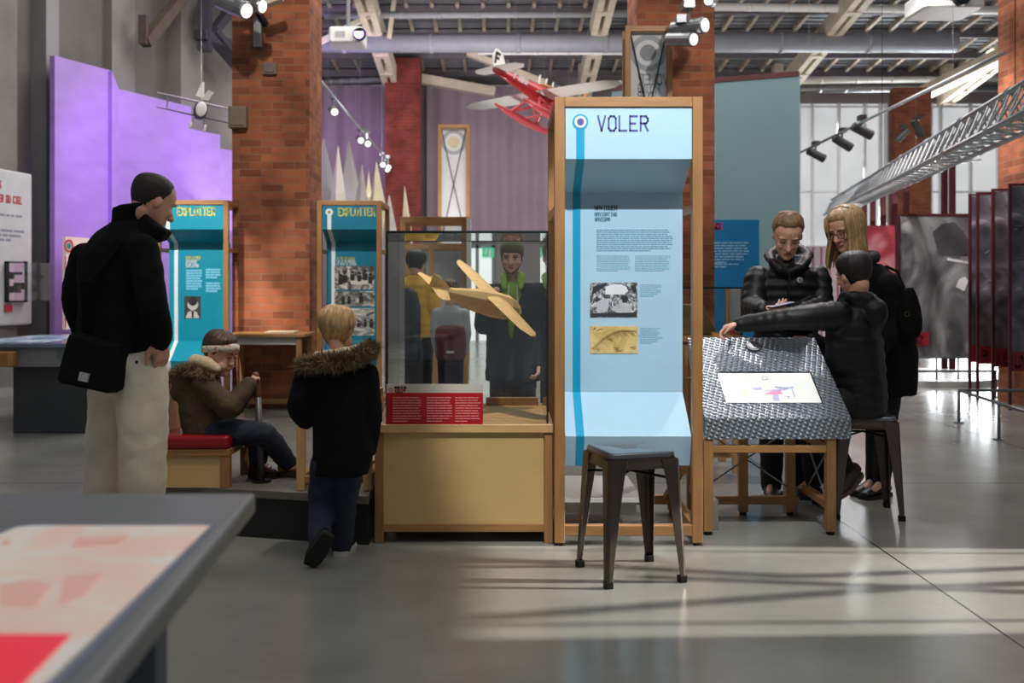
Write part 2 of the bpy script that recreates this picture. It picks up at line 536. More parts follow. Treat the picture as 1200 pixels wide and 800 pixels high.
# ================================================================== floor
def floor_material():
    t = NT('polished_concrete')
    tc = t.node('ShaderNodeTexCoord')
    geo = t.node('ShaderNodeNewGeometry')
    n1 = t.node('ShaderNodeTexNoise')
    n1.inputs['Scale'].default_value, n1.inputs['Detail'].default_value = .7, 8
    n1.inputs['Roughness'].default_value = .62
    t.link(geo.outputs['Position'], n1.inputs['Vector'])
    rp = t.node('ShaderNodeValToRGB')
    e = rp.color_ramp.elements
    e[0].position, e[0].color = .3, rgb(118, 119, 113)
    e[1].position, e[1].color = .72, rgb(158, 158, 151)
    t.link(n1.outputs['Fac'], rp.inputs['Fac'])
    sp = t.node('ShaderNodeSeparateXYZ')
    t.link(geo.outputs['Position'], sp.inputs[0])
    def near(sock, val, per):
        a = t.node('ShaderNodeMath', operation='SUBTRACT')
        a.inputs[1].default_value = val - per / 2
        t.link(sock, a.inputs[0])
        b = t.node('ShaderNodeMath', operation='FLOORED_MODULO')
        b.inputs[1].default_value = per
        t.link(a.outputs[0], b.inputs[0])
        c = t.node('ShaderNodeMath', operation='SUBTRACT')
        c.inputs[1].default_value = per / 2
        t.link(b.outputs[0], c.inputs[0])
        d = t.node('ShaderNodeMath', operation='ABSOLUTE')
        t.link(c.outputs[0], d.inputs[0])
        f = t.node('ShaderNodeMath', operation='LESS_THAN')
        f.inputs[1].default_value = .005
        t.link(d.outputs[0], f.inputs[0])
        return f.outputs[0]
    a = near(sp.outputs['X'], 1.812, 40)
    b = near(sp.outputs['Y'], 6.4, 4.5)
    a2 = near(sp.outputs['X'], 4.06, 40)
    m0 = t.node('ShaderNodeMath', operation='MAXIMUM')
    t.link(a, m0.inputs[0])
    t.link(a2, m0.inputs[1])
    a = m0.outputs[0]
    mx = t.node('ShaderNodeMath', operation='MAXIMUM')
    t.link(a, mx.inputs[0])
    t.link(b, mx.inputs[1])
    mc = t.node('ShaderNodeMixRGB')
    mc.inputs['Color2'].default_value = rgb(48, 48, 46)
    t.link(mx.outputs[0], mc.inputs['Fac'])
    t.link(rp.outputs['Color'], mc.inputs['Color1'])
    t.link(mc.outputs['Color'], t.b.inputs['Base Color'])
    r2 = t.node('ShaderNodeMapRange')
    r2.inputs['To Min'].default_value, r2.inputs['To Max'].default_value = .14, .3
    t.link(n1.outputs['Fac'], r2.inputs['Value'])
    t.link(r2.outputs[0], t.b.inputs['Roughness'])
    n2 = t.node('ShaderNodeTexNoise')
    n2.inputs['Scale'].default_value, n2.inputs['Detail'].default_value = 5, 3
    t.link(geo.outputs['Position'], n2.inputs['Vector'])
    bp = t.node('ShaderNodeBump')
    bp.inputs['Strength'].default_value, bp.inputs['Distance'].default_value = .08, .01
    t.link(n2.outputs['Fac'], bp.inputs['Height'])
    t.link(bp.outputs['Normal'], t.b.inputs['Normal'])
    return t.m
struct('floor', MB().box(-17, 17, -3, 26, -.1, 0), floor_material())

# ================================================================== walls, windows, doors
plaster = mat('stained_concrete', (116, 112, 108), .9, var=.22, scale=.9, bump=.25, bscale=9)
plaster_l = mat('pale_concrete', (138, 134, 130), .9, var=.2, scale=1.1, bump=.2, bscale=9)
YB = 24.0
b = MB()
for x0, x1, z0, z1 in ((-6.2, 7.1, 0, 7.2), (9.27, 10.28, 0, 7.2), (12.6, 17, 0, 7.2), (7.1, 9.27, 5.72, 7.2), (10.28, 12.6, 5.72, 7.2)):
    b.box(x0, x1, YB, YB + .4, z0, z1)
struct('wall_back', b, mat('back_wall_plaster', (128, 122, 122), .9, var=.15, scale=1))
# the left wall runs away to the right
LA, LD, LN = V((-6.57, 13, 0)), V((.267, .9637, 0)), V((.9637, -.267, 0))
def LW(px, y, off):
    """point on a plane `off` in front of the left wall, at photo pixel (px, y)"""
    k = (px - X0) / F
    Y = (off - 9.8025) / (.9637 * k - .267)
    return W(px, y, Y)
def lwall_slab(mb, px0, px1, ytop0, ytop1, zbot, off, th):
    p, q = LW(px0, ytop0, off), LW(px1, ytop1, off)
    n = LN * -th
    a, c = V((p.x, p.y, zbot)), V((q.x, q.y, zbot))
    mb.hexa([a, c, c + n, a + n, p, q, q + n, p + n])
    return mb
b = MB()
A0, B0 = LA - LD * 5, V((-4.63, 20, 0))
b.hexa([A0, B0, B0 - LN * .4, A0 - LN * .4] + [q + V((0, 0, 7.6)) for q in (A0, B0, B0 - LN * .4, A0 - LN * .4)])
struct('wall_left', b, plaster)
struct('wall_left_return', MB().box(-5.0, -4.63, 20, 24, 0, 7.6), plaster)
for k, (p0, p1, th) in enumerate(((-60, 20, .18), (54, 69, .25), (131, 158, .16), (212, 238, .3))):
    b = MB()
    p, q = LW(p0, 300, th), LW(p1, 300, th)
    p.z = q.z = 0
    n = -LN * (th + .02)
    b.hexa([p, q, q + n, p + n] + [r + V((0, 0, 7.6)) for r in (p, q, q + n, p + n)])
    struct('trim_%d' % (k + 1), b, plaster_l if k != 1 else mat('cool_concrete', (150, 148, 150), .9, var=.15, scale=1))
b = MB()
b.bar(LW(170, 50, .5), LW(215, -6, .5), .16, .16)
b.bar(LW(168, 52, .5), LW(168, 18, .5), .12, .12)
struct('trim_5', b, mat('brown_roof_timber', (92, 76, 70), .8, var=.2))
b = MB()
b.bar(LW(240, -20, .6), LW(240, 60, .6), .2, .2)
b.bar(LW(234, 40, .6), LW(292, 62, .6), .22, .16)
b.bar(LW(250, 38, .62), LW(284, -8, .62), .14, .14)
b.bar(LW(246, 36, .62), LW(300, 100, .62), .3, .1)
struct('trim_6', b, mat('dark_roof_steel', (66, 62, 74), .7, var=.2))

sky_pane = NT('daylight_pane')
_t = sky_pane
_tc = _t.node('ShaderNodeTexCoord'); _nz = _t.node('ShaderNodeTexNoise'); _rp = _t.node('ShaderNodeValToRGB')
_nz.inputs['Scale'].default_value = .5
_rp.color_ramp.elements[0].position, _rp.color_ramp.elements[1].position = .3, .7
_rp.color_ramp.elements[0].color, _rp.color_ramp.elements[1].color = rgb(205, 208, 210), rgb(244, 244, 244)
_t.link(_tc.outputs['Object'], _nz.inputs['Vector']); _t.link(_nz.outputs['Fac'], _rp.inputs['Fac'])
_t.link(_rp.outputs['Color'], _t.b.inputs['Emission Color']); _t.b.inputs['Base Color'].default_value = (.02, .02, .02, 1); _t.b.inputs['Specular IOR Level'].default_value = .1
_t.b.inputs['Emission Strength'].default_value = .8
sky_pane = sky_pane.m
frame_grey = mat('window_frame_grey', (214, 218, 220), .5, var=.06)
for k, (x0, x1, ms) in enumerate(((7.1, 9.27, (7.46, 8.1, 8.72, 9.1)), (10.28, 12.6, (10.55, 11.28, 11.95)))):
    b = MB().box(x0, x1, YB + .12, YB + .14, 0, 5.72)
    w = obj('window_%d' % (k + 1), b, sky_pane)
    w['kind'] = 'structure'
    b = MB()
    for m_ in (x0 + .04,) + ms + (x1 - .04,):
        b.box(m_ - .032, m_ + .032, YB + .0, YB + .1, 0, 5.72)
    for z in (.05, 3.58, 5.64):
        b.box(x0, x1, YB + .01, YB + .09, z - .022, z + .022)
    obj('window_frame', b, frame_grey, w)
# bright glazed doorway under the exit sign
d = obj('door_1', MB().box(-.98, -.28, YB - .06, YB - .02, 0, 2.25), emis('lit_doorway_glass', (226, 232, 232), .75))
d['kind'] = 'structure'
b = MB()
for x in (-1.02, -.63, -.24):
    b.box(x - .04, x + .04, YB - .1, YB - .01, 0, 2.3)
b.box(-1.06, -.2, YB - .1, YB - .01, 2.22, 2.32)
obj('door_frame', b, grey_paint, d)
d = obj('door_2', MB().box(-2.2, -1.3, YB - .06, YB - .02, 0, 2.2), emis('lit_side_glass', (190, 196, 200), .35))
d['kind'] = 'structure'

# ================================================================== roof
def zr(Y): return 6.42 + .095 * (YB - Y)
deck = mat('grey_roof_deck', (120, 122, 126), .7, var=.2, scale=1.3)
b = MB()
Y0_, n_ = 15.0, 90
for i in range(n_):            # corrugated decking, ribs across the room
    y0 = Y0_ + (YB + .3 - Y0_) * i / n_
    y1 = Y0_ + (YB + .3 - Y0_) * (i + 1) / n_
    dz = .05 if i % 2 else 0
    b.hexa([(-8, y0, zr(y0) + dz), (16, y0, zr(y0) + dz), (16, y1, zr(y1) + dz), (-8, y1, zr(y1) + dz),
            (-8, y0, zr(y0) + .12), (16, y0, zr(y0) + .12), (16, y1, zr(y1) + .12), (-8, y1, zr(y1) + .12)])
struct('ceiling', b, deck)
for x in (-2.5, 1.85, 6.4, 10.35):
    b = MB()
    zl = lambda y: zr(y) - .5 - .05 * (y - 14.5)
    for s in (-1, 1):          # two flanges with a slot between them, cross plates
        b.hexa([(x + s * .1 - .06, 14.5, zl(14.5)), (x + s * .1 + .06, 14.5, zl(14.5)), (x + s * .1 + .06, 23.4, zl(23.4)), (x + s * .1 - .06, 23.4, zl(23.4)),
                (x + s * .1 - .06, 14.5, zl(14.5) + .36), (x + s * .1 + .06, 14.5, zl(14.5) + .36), (x + s * .1 + .06, 23.4, zl(23.4) + .36), (x + s * .1 - .06, 23.4, zl(23.4) + .36)])
    for i in range(8):
        y = 15 + i * 1.05
        b.box(x - .12, x + .12, y, y + .22, zl(y) - .02, zl(y) + .34)
    b.box(x - .1, x + .1, 23.1, 23.4, zl(23.4), zr(23.4))
    b.box(x - .1, x + .1, 16, 16.2, zl(16), zr(16))
    o = struct('roof_beam', b, cream_steel)
for j in range(7):
    y = 15.6 + j * 1.33
    b = MB().box(-6, 14, y - .05, y + .05, zr(y) - .2, zr(y) - .03)
    struct('roof_purlin', b, mat('grey_purlin', (108, 104, 108), .7, var=.15))
for i in range(40):
    b = MB()
    x = -5.4 + i * .5
    if min(abs(x - q) for q in (-2.5, 1.85, 6.4, 10.35)) > .22:
        b.hexa([(x - .035, 15, zr(15) - .09), (x + .035, 15, zr(15) - .09), (x + .035, 23.9, zr(23.9) - .09), (x - .035, 23.9, zr(23.9) - .09),
                (x - .035, 15, zr(15) + .01), (x + .035, 15, zr(15) + .01), (x + .035, 23.9, zr(23.9) + .01), (x - .035, 23.9, zr(23.9) + .01)])
        struct('roof_rafter', b, mat('beige_rafter', (172, 156, 138), .7, var=.2))
for p_, q_, w_, d_ in ((W(468, 88, 22.6), W(580, 108, 22.6), .26, .2), (W(370, 52, 18.6), W(444, 12, 18.6), .09, .09), (W(548, 62, 21), W(640, 98, 21), .2, .12), (W(456, 45, 19), W(462, 0, 19), .08, .08), (W(1060, 120, 22.6), W(1180, 62, 20.0), .3, .25)):
    struct('roof_brace', MB().bar(p_, q_, w_, d_), cream_steel)
def duct(p, q, r, m, name='ventilation_duct'):
    b = MB()
    b.tube([p, q], r, 18)
    for k in range(1, 8):
        c = V(p).lerp(V(q), k / 8)
        d = (V(q) - V(p)).normalized() * .04
        b.tube([c - d, c + d], r * 1.06, 18)
    o = struct(name, b, m, smooth=True)
duct(W(300, 50, 19.4), W(1120, 50, 19.4), .19, mat('galvanised_duct', (140, 142, 150), .55, .0, var=.08))
duct(W(836, 8, 18.6), W(1176, 12, 18.6), .075, white_paint, 'roof_pipe')
duct(W(380, 18, 19.0), W(740, 16, 19.0), .07, mat('grey_pipe', (150, 152, 156), .5, var=.06), 'roof_pipe')
duct(W(836, 96, 23.2), W(1172, 92, 23.2), .07, white_paint, 'roof_pipe')
duct(W(930, 105, 23.3), W(1172, 103, 23.3), .08, steel, 'roof_pipe')
duct(W(376, 96, 23.4), W(470, 92, 23.4), .06, mat('grey_pipe', (150, 152, 156)), 'roof_pipe')
duct(W(560, 62, 20.0), W(836, 62, 20.0), .04, white_paint, 'roof_pipe')

# ================================================================== brick columns
brick = brick_mat('orange_brick', (178, 106, 72), (126, 72, 50), (150, 114, 92), .23, .078)
brick_r = brick_mat('dark_red_brick', (128, 54, 46), (112, 46, 42), (128, 70, 62), .23, .078)
brick_f = brick_mat('far_brick', (132, 72, 46), (112, 58, 40), (120, 88, 70), .23, .078)
for x, y, w, dd, m in ((-2.43, 10.4, .405, .69, brick), (1.80, 10.4, .405, .8, brick), (5.95, 10.4, .41, .75, brick), (-2.21, 21.8, .38, .5, brick_r), (8.56, 20.8, .38, .3, brick_f)):
    b = MB().box(x - w, x + w, y, y + dd, 0, 7.3 if y < 15 else (5.45 if x > 0 else 6.3))
    b.box(x - w - .012, x + w + .012, y - .012, y + dd, 0, .12)
    o = struct('brick_column', b, m)
# fixings on the left column
def W2(px, py, Y): return W(px, py, Y)
def col_fix(name, px0, px1, py0, py1, th, m, lab, Y=10.4):
    p, q = W(px0, py1, Y), W(px1, py0, Y)
    b = MB().box(p.x, q.x, Y - th, Y + .02, p.z, q.z)
    b.box(p.x + .02, q.x - .02, Y - th - .015, Y - th + .01, p.z + .02, q.z - .02)
    return b
o = obj('junction_box', col_fix('j', 270, 291, 126, 151, .1, None, ''), mat('olive_box', (124, 108, 88), .6), bevel=.008)
tag(o, 'small beige box fixed low on the left edge of the big brick column', 'junction box')
o = obj('wall_vent', col_fix('v', 309, 325, 74, 88, .05, None, ''), mat('grey_vent', (118, 104, 96), .7), bevel=.006)
tag(o, 'small square grey plate set in the upper face of the brick column', 'wall plate')
t = thing('wall_clamp', W(304, 58, 10.35), 'steel bracket hanging down the top of the left brick column', 'bracket')
b = MB(); p, q = W(300, 58, 10.4), W(309, 24, 10.4); b.box(p.x, q.x, 10.28, 10.4, p.z, q.z)
obj('plate', b, steel, t, bevel=.005)
b = MB().bar(W(312, 30, 10.3), W(285, -14, 10.0), .05, .05)
obj('arm', b, black_steel, t)

# ================================================================== violet curtain on the back wall
def curtain(x0, x1, z0, z1, y, m, lab):
    n = int((x1 - x0) / .07)
    r0, r1 = [], []
    front, back = [], []
    for i in range(n + 1):
        x = x0 + (x1 - x0) * i / n
        dy = .05 * math.sin(i * .9) + .03 * math.sin(i * .23 + 1)
        front.append((x, y + dy)); back.append((x, y + dy + .02))
    pl = front + back[::-1]
    b = MB()
    b.rings([[V((p[0], p[1], z0)) for p in pl], [V((p[0], p[1], z1)) for p in pl]])
    o = obj('curtain', b, m)
    r = MB().tube([(x0, y + .01, z1 + .015), (x1, y + .01, z1 + .015)], .02, 8)
    ORG[o.name] = o.location.copy()
    obj('curtain_rail', r, steel, o)
    for k in range(4):
        xx = x0 + .1 + (x1 - x0 - .2) * k / 3
        obj('rail_hanger', MB().tube([(xx, y + .01, z1 + .02), (xx, y + .01, zr(y) + .03)], .01, 6), steel, o)
    return tag(o, lab, 'curtain')
cm = mat('lilac_curtain', (156, 138, 150), .9, var=.08, scale=2)
curtain(-4.6, -2.62, .1, 6.05, 23.6, cm, 'violet-lit curtain between the left brick column and the dark red pillar')
curtain(-1.82, 1.35, 2.5, 6.05, 23.6, cm, 'mauve-grey curtain above the doorway behind the red seaplane')

# ================================================================== violet partition panels in front of the left wall
lil = mat('violet_tinted_panel', (182, 148, 226), .85, var=.08, scale=1.6, stretch=(1, 1, 3))  # base colour holds part of the violet light's tint
for px0, px1, y0, y1, off, lab in ((64, 131, 65, 83, .5, 'tallest violet-lit partition panel, leftmost, behind the man in black'),
                                   (131, 139, 83, 104, .56, 'narrow slanted violet panel joining the two large violet panels'),
                                   (139, 224, 104, 125, .5, 'wide violet-lit partition panel below the small hanging aeroplane'),
                                   (224, 258, 151, 158, .5, 'low violet-lit partition panel next to the big brick column'),
                                   (258, 275, 174, 177, .5, 'lowest violet panel sliver touching the brick column edge')):
    b = lwall_slab(MB(), px0, px1, y0, y1, 0, off, .08)
    tag(obj('violet_partition', b, lil), lab, 'partition panel', 'violet partition panels')

# ================================================================== white wall text panel, case and poster on the left
wp = thing('wall_text_panel', LW(10, 380, .25), 'white text panel with red heading on the left concrete wall', 'text panel')
wall_white = mat('white_text_panel', (222, 224, 228), .6, var=.05)
p = LW(-70, 380, .3); q = LW(38, 380, .3)
p1, q1 = LW(-70, 196, .3), LW(38, 204, .3)
q1 = V((q.x, q.y, q1.z)); p1 = V((p.x, p.y, q1.z + .03)); p.z = q.z = LW(38, 380, .3).z
n = -LN * .06
b = MB().hexa([p, q, q + n, p + n, p1, q1, q1 + n, p1 + n])
obj('board', b, wall_white, wp, bevel=.03, seg=3)
ux = LD
redi = mat('red_print', (214, 60, 66), .6, var=.02); greyi = mat('grey_print', (150, 158, 172), .6, var=.02)
b = letters(MB(), 'ER DU CIEL', LW(-1, 236, .302), ux, (0, 0, 1), .085, .2, 1, .47)
b2 = letters(MB(), 'S', LW(-1, 220, .302), ux, (0, 0, 1), .085, .2, 1, .47)
obj('heading', b, redi, wp); obj('heading', b2, redi, wp)
b = text_rows(MB(), LW(-40, 249, .302), ux, (0, 0, 1), .95, 2, .06, .5, seed=3)
b = text_rows(b, LW(-40, 268, .302), ux, (0, 0, 1), 1.0, 3, .06, .5, seed=4)
obj('body_text', b, greyi, wp)
wc = thing('wall_display_case', LW(16, 353, .4), 'small glazed case with dark frame on the white text panel', 'display case')
def lbox(px0, px1, y0, y1, o0, o1):
    p, q = LW(px0, y1, o0), LW(px1, y1, o0)
    z0, z1 = p.z, LW(px0, y0, o0).z
    p.z = q.z = z0
    n = LN * (o1 - o0)
    return [p, q, q + n, p + n] + [r + V((0, 0, z1 - z0)) for r in (p, q, q + n, p + n)]
obj('back_board', MB().hexa(lbox(6, 27, 308, 352, .31, .33)), white_paint, wc)
b = MB()
for a_ in ((5, 6.2, 306, 354), (26.8, 27.8, 306, 354), (5, 28, 306, 307.5), (5, 28, 352.5, 354)):
    b.hexa(lbox(*a_, .3, .36))
obj('case_frame', b, black_steel, wc)
obj('glass_box', MB().hexa(lbox(6, 27, 308, 352, .335, .75)), glass, wc)
for a_ in ((10, 12.5, 321, 327), (17, 22, 318.5, 322), (16, 20.5, 335, 343), (23.5, 28, 331, 339)):
    o = obj('exhibit_piece', MB().hexa(lbox(*a_, .36, .42)), mat('small_dark_exhibit', (74, 68, 60), .6), bevel=.01)
    tag(o, ['tiny dark exhibit, upper left in the wall case', 'flat pale-brown exhibit, upper right in the wall case', 'square dark exhibit low in the wall case', 'dark exhibit at the right edge of the wall case'][int(a_[2] > 320) + 2 * int(a_[2] > 330) if a_[0] != 23.5 else 3] if a_[0] != 17 else 'flat pale-brown exhibit, upper right in the wall case', 'exhibit', 'pieces in the wall case')
o = obj('wall_label', MB().hexa(lbox(5, 13.5, 357, 365.5, .31, .325)), redi)
tag(o, 'small red square label under the glazed wall case', 'label')

pp = thing('pink_poster', LW(84, 386, .9), 'pale pink lit poster with a red and teal target mark behind the man', 'poster')
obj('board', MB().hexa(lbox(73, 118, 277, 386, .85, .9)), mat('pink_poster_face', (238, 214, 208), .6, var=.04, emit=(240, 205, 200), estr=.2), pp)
c = LW(80.5, 288, .905)
obj('ring', MB().disc(c, .085, LD, (0, 0, 1), .004, r_in=.06), redi, pp)
obj('ring_centre', MB().disc(c, .04, LD, (0, 0, 1), .004), mat('teal_print', (30, 150, 165), .6, var=.02), pp)
obj('stripe', MB().hexa(lbox(76, 77, 300, 384, .9, .905)), redi, pp)

# ================================================================== far left counter
lt = thing('grey_counter', (-4.3, 9.0, 0), 'grey counter with a bluish glossy top on a dark pedestal at far left', 'counter')
b = MB(); p, q = W(15, 507, 8.6), W(106, 427, 8.6)
b.box(p.x, q.x, 8.6, 9.6, 0, q.z); obj('pedestal', b, mat('charcoal_laminate', (58, 60, 62), .5, var=.08), lt, bevel=.006)
p, q = W(-60, 430, 8.5), W(66, 407, 8.5)
obj('apron', MB().box(p.x, q.x, 8.5, 9.9, p.z, q.z), mat('mid_grey_laminate', (128, 130, 130), .45, var=.05), lt, bevel=.006)
obj('top', MB().box(p.x - .02, q.x + .12, 8.46, 10.2, q.z, q.z + .035), mat('glossy_blue_grey_top', (110, 128, 150), .12, var=.25, scale=3), lt, bevel=.006)
obj('screen', MB().box(p.x + .1, q.x - .2, 8.7, 9.9, q.z + .035, q.z + .04), ramp_noise_mat('counter_screen', [(.35, (70, 90, 120)), (.5, (150, 175, 200)), (.65, (225, 232, 236))], 3, 2, .2, 1, emit=.3), lt)
p, q = W(-12, 430, 8.3), W(9, 413, 8.3)
o = obj('wooden_block', MB().box(p.x, q.x, 8.3, 8.49, p.z, q.z), wood, bevel=.006)
tag(o, 'orange-brown wooden end block in front of the grey counter at far left', 'block')

# ================================================================== text stands with a folded panel in an oak frame
def stand(name, xl, xr, Yf, zt, label, cols, stripe_c, ring_c, heading, head_c, dep=.7, lit=0):
    t = thing(name, ((xl + xr) / 2, Yf + dep / 2, 0), label, 'text stand')
    w = .05
    for yy in (Yf, Yf + dep):
        for x in (xl, xr - w):
            obj('post', MB().box(x, x + w, yy, yy + w, .015, zt), wood, t, bevel=.003)
            obj('foot', MB().tube([(x + w / 2, yy + w / 2, 0), (x + w / 2, yy + w / 2, .016)], .018, 12), black_steel, t)
        obj('rail', MB().box(xl + w, xr - w, yy + .002, yy + w - .002, zt - .048, zt), woodh, t, bevel=.003)
        obj('rail', MB().box(xl + w, xr - w, yy + .002, yy + w - .002, .05, .1), woodh, t, bevel=.003)
    for x in (xl + .002, xr - w + .002):
        for z0, z1 in ((zt - .048, zt), (1.62, 1.66), (.05, .1)):
            obj('side_rail', MB().box(x, x + w - .004, Yf + w, Yf + dep, z0, z1), wood, t, bevel=.003)
    x0, x1 = xl + w + .004, xr - w - .002
    k = zt / 2.18
    prof = [(Yf + .012, 2.13 * k), (Yf + .012, 1.88 * k), (Yf + .262, 1.743 * k), (Yf + .262, .72 * k), (Yf + .02, .53 * k), (Yf + .07, .38 * k)]
    th = .012
    b = MB()
    n = len(prof)
    vs = []
    for x in (x0, x1):
        vs += [(x, y, z) for y, z in prof] + [(x, y + th * 1.4, z - th * .3) for y, z in prof]
    fs = []
    for i in range(n - 1):
        fs += [(i, i + 1, 2 * n + i + 1, 2 * n + i), (n + i, 3 * n + i, 3 * n + i + 1, n + i + 1), (i, n + i, n + i + 1, i + 1), (2 * n + i, 2 * n + i + 1, 3 * n + i + 1, 3 * n + i)]
    fs += [(0, 2 * n, 3 * n, n), (n - 1, 2 * n - 1, 4 * n - 1, 3 * n - 1)]
    b.add(vs, fs)
    pn = obj('folded_panel', b, cols, t)
    # stripe that follows the folds
    sx, sw = x0 + .072, .04
    off = -.0022
    b = MB()
    zs = 2.06 * k
    pr = [(prof[0][0], zs)] + prof[1:]
    shift = [0, 0, .004, .004, .008, .008]
    for i in range(len(pr) - 1):
        (ya, za), (yb, zb) = pr[i], pr[i + 1]
        nn = V((0, -(za - zb), (yb - ya) * -1)).normalized() * .002
        a0, a1 = V((sx - sw / 2, ya, za)), V((sx + sw / 2, ya, za))
        b0, b1 = V((sx - sw / 2, yb, zb)), V((sx + sw / 2, yb, zb))
        if yb > ya: nn = V((0, -.003, -.001))
        b.hexa([b0 + nn, b1 + nn, b1 - nn * .2, b0 - nn * .2, a0 + nn, a1 + nn, a1 - nn * .2, a0 - nn * .2])
    obj('stripe', b, stripe_c, t)
    c = V((sx, prof[0][0] - .003, zs))
    obj('ring', MB().disc(c, .038, (1, 0, 0), (0, 0, 1), -.001), stripe_c, t)
    obj('ring_field', MB().disc(c + V((0, -.002, 0)), .029, (1, 0, 0), (0, 0, 1), -.001), white_paint if lit == 0 else stripe_c, t)
    obj('ring_centre', MB().disc(c + V((0, -.004, 0)), .017, (1, 0, 0), (0, 0, 1), -.001), ring_c, t)
    h = .07 * k if len(heading) < 6 else .076
    asp = .74 if len(heading) < 6 else .6
    b = letters(MB(), heading, (x0 + (.158 if len(heading) < 6 else .166), prof[0][0] - .0015, zs - .042 if len(heading) < 6 else zs - .036), (1, 0, 0), (0, 0, 1), h, .125 if len(heading) < 6 else .165, 1.0 if len(heading) < 6 else .95, asp)
    obj('heading', b, head_c, t)
    return t, x0, x1, prof
def ypanel(name, t, px0, px1, py0, py1, Y, m, th=.003, at=None):
    p, q = W(px0, py1, Y), W(px1, py0, Y)
    yy = at if at is not None else Y
    return obj(name, MB().box(p.x, q.x, yy - th, yy, p.z, q.z), m, t)
EX = (1, 0, 0); EZ = (0, 0, 1)
teal = mat('teal_panel', (0, 140, 164), .45, var=.04)
teal_dim = mat('teal_panel_dim', (0, 118, 146), .45, var=.04)  # same teal, darkened in colour for the weaker light on the right stand
stripe_w = mat('white_stripe', (224, 232, 232), .5, var=.02)
yel = mat('yellow_print', (214, 208, 90), .5, var=.02)
cyan_txt = mat('pale_cyan_print', (120, 196, 222), .6, var=.04)
bw_photo = ramp_noise_mat('archive_photo', [(.30, (34, 32, 30)), (.44, (96, 92, 86)), (.54, (168, 162, 154)), (.66, (226, 220, 212))], 9, 8, .6, 2.2)
bw_photo2 = ramp_noise_mat('archive_photo_dark', [(.30, (26, 26, 28)), (.46, (90, 90, 92)), (.56, (150, 150, 152)), (.70, (235, 235, 236))], 14, 8, .6, 2.5)
skin_print = mat('portrait_print_face', (190, 186, 176), .6, var=.1)

# left EXPLOITER
t, x0, x1, pf = stand('teal_text_stand', -3.50, -2.765, 10.0, 2.14, 'teal EXPLOITER text stand with a small portrait, left of the brick column', teal, stripe_w, yel, 'EXPLOITER', yel)
yb_ = pf[3][0]
b = letters(MB(), 'EXPLOITER', (W(218, 304, yb_).x, yb_ - .001, W(218, 304, yb_).z), EX, EZ, .032, .17, .95, .55)
obj('subheading', b, yel, t)
b = letters(MB(), 'OPERATE', (W(218, 308.5, yb_).x, yb_ - .001, W(218, 308.5, yb_).z), EX, EZ, .032, .17, .95, .55)
b = letters(b, 'EXPLOTAR', (W(218, 313, yb_).x, yb_ - .001, W(218, 313, yb_).z), EX, EZ, .032, .17, .95, .55)
obj('subheading', b, stripe_w, t)
for a_ in ((218, 237, 315, 340, 8), (241, 259, 314, 327, 4), (241, 259, 330, 343, 4)):
    p = W(a_[0], a_[2] + 3, yb_)
    obj('body_text', text_rows(MB(), (p.x, yb_ - .001, p.z), EX, EZ, (a_[1] - a_[0]) / F * yb_, a_[4], .027, .75, .1, seed=a_[0], gap=.15), cyan_txt, t)
ypanel('photo', t, 216, 235, 347, 373, yb_, mat('portrait_print_ground', (60, 58, 56), .6, var=.1), .004)
b = MB(); c = W(226, 357, yb_)
b.disc((c.x, yb_ - .005, c.z), .055, EX, EZ, -.001)
pw = [W(217.5, 372.5, yb_), W(233.5, 372.5, yb_), W(231, 366, yb_), W(226, 363, yb_), W(220, 366, yb_)]
b.prism([(q.x, yb_ - .005, q.z) for q in pw], (0, -.001, 0))
obj('photo_figure', b, skin_print, t)
b = MB(); b.disc((c.x + .0, yb_ - .0065, c.z + .035), .045, EX, EZ, -.001)
pw = [W(224.5, 364, yb_), W(227.5, 364, yb_), W(227, 372, yb_), W(225, 372, yb_)]
b.prism([(q.x, yb_ - .0065, q.z) for q in pw], (0, -.001, 0))
obj('photo_figure', b, ink, t)
# right EXPLOITER
t, x0, x1, pf = stand('teal_text_stand', -1.93, -1.262, 10.3, 2.16, 'teal EXPLOITER text stand with black-and-white photographs, behind the boy', teal_dim, stripe_w, mat('ochre_print', (170, 140, 70), .5), 'EXPLOITER', yel)
yb_ = pf[3][0]
for k, (s_, c_) in enumerate((('LA VIE EN ESCALE', yel), ('LIFE AT AN AIRFIELD', stripe_w), ('LA VIDA EN ESCALA', stripe_w))):
    p = W(394.5, 304 + k * 3.4, yb_)
    obj('subheading', letters(MB(), s_, (p.x, yb_ - .001, p.z), EX, EZ, .026, .17, .95, .5 if k != 1 else .42), c_, t)
ypanel('photo', t, 392, 439, 312, 339, yb_, bw_photo, .004)
ypanel('photo', t, 392, 439, 341, 359, yb_, ramp_noise_mat('archive_photo_c', [(.32, (40, 40, 38)), (.5, (120, 118, 112)), (.64, (200, 196, 188))], 7, 8, .6, 2, (1, 1, 2.5)), .004)
ypanel('photo', t, 392, 439, 361, 393, yb_, ramp_noise_mat('archive_photo_b', [(.34, (50, 50, 50)), (.46, (140, 138, 132)), (.6, (205, 202, 194))], 6, 8, .6, 1.5, (1, 1, 2.5)), .004)
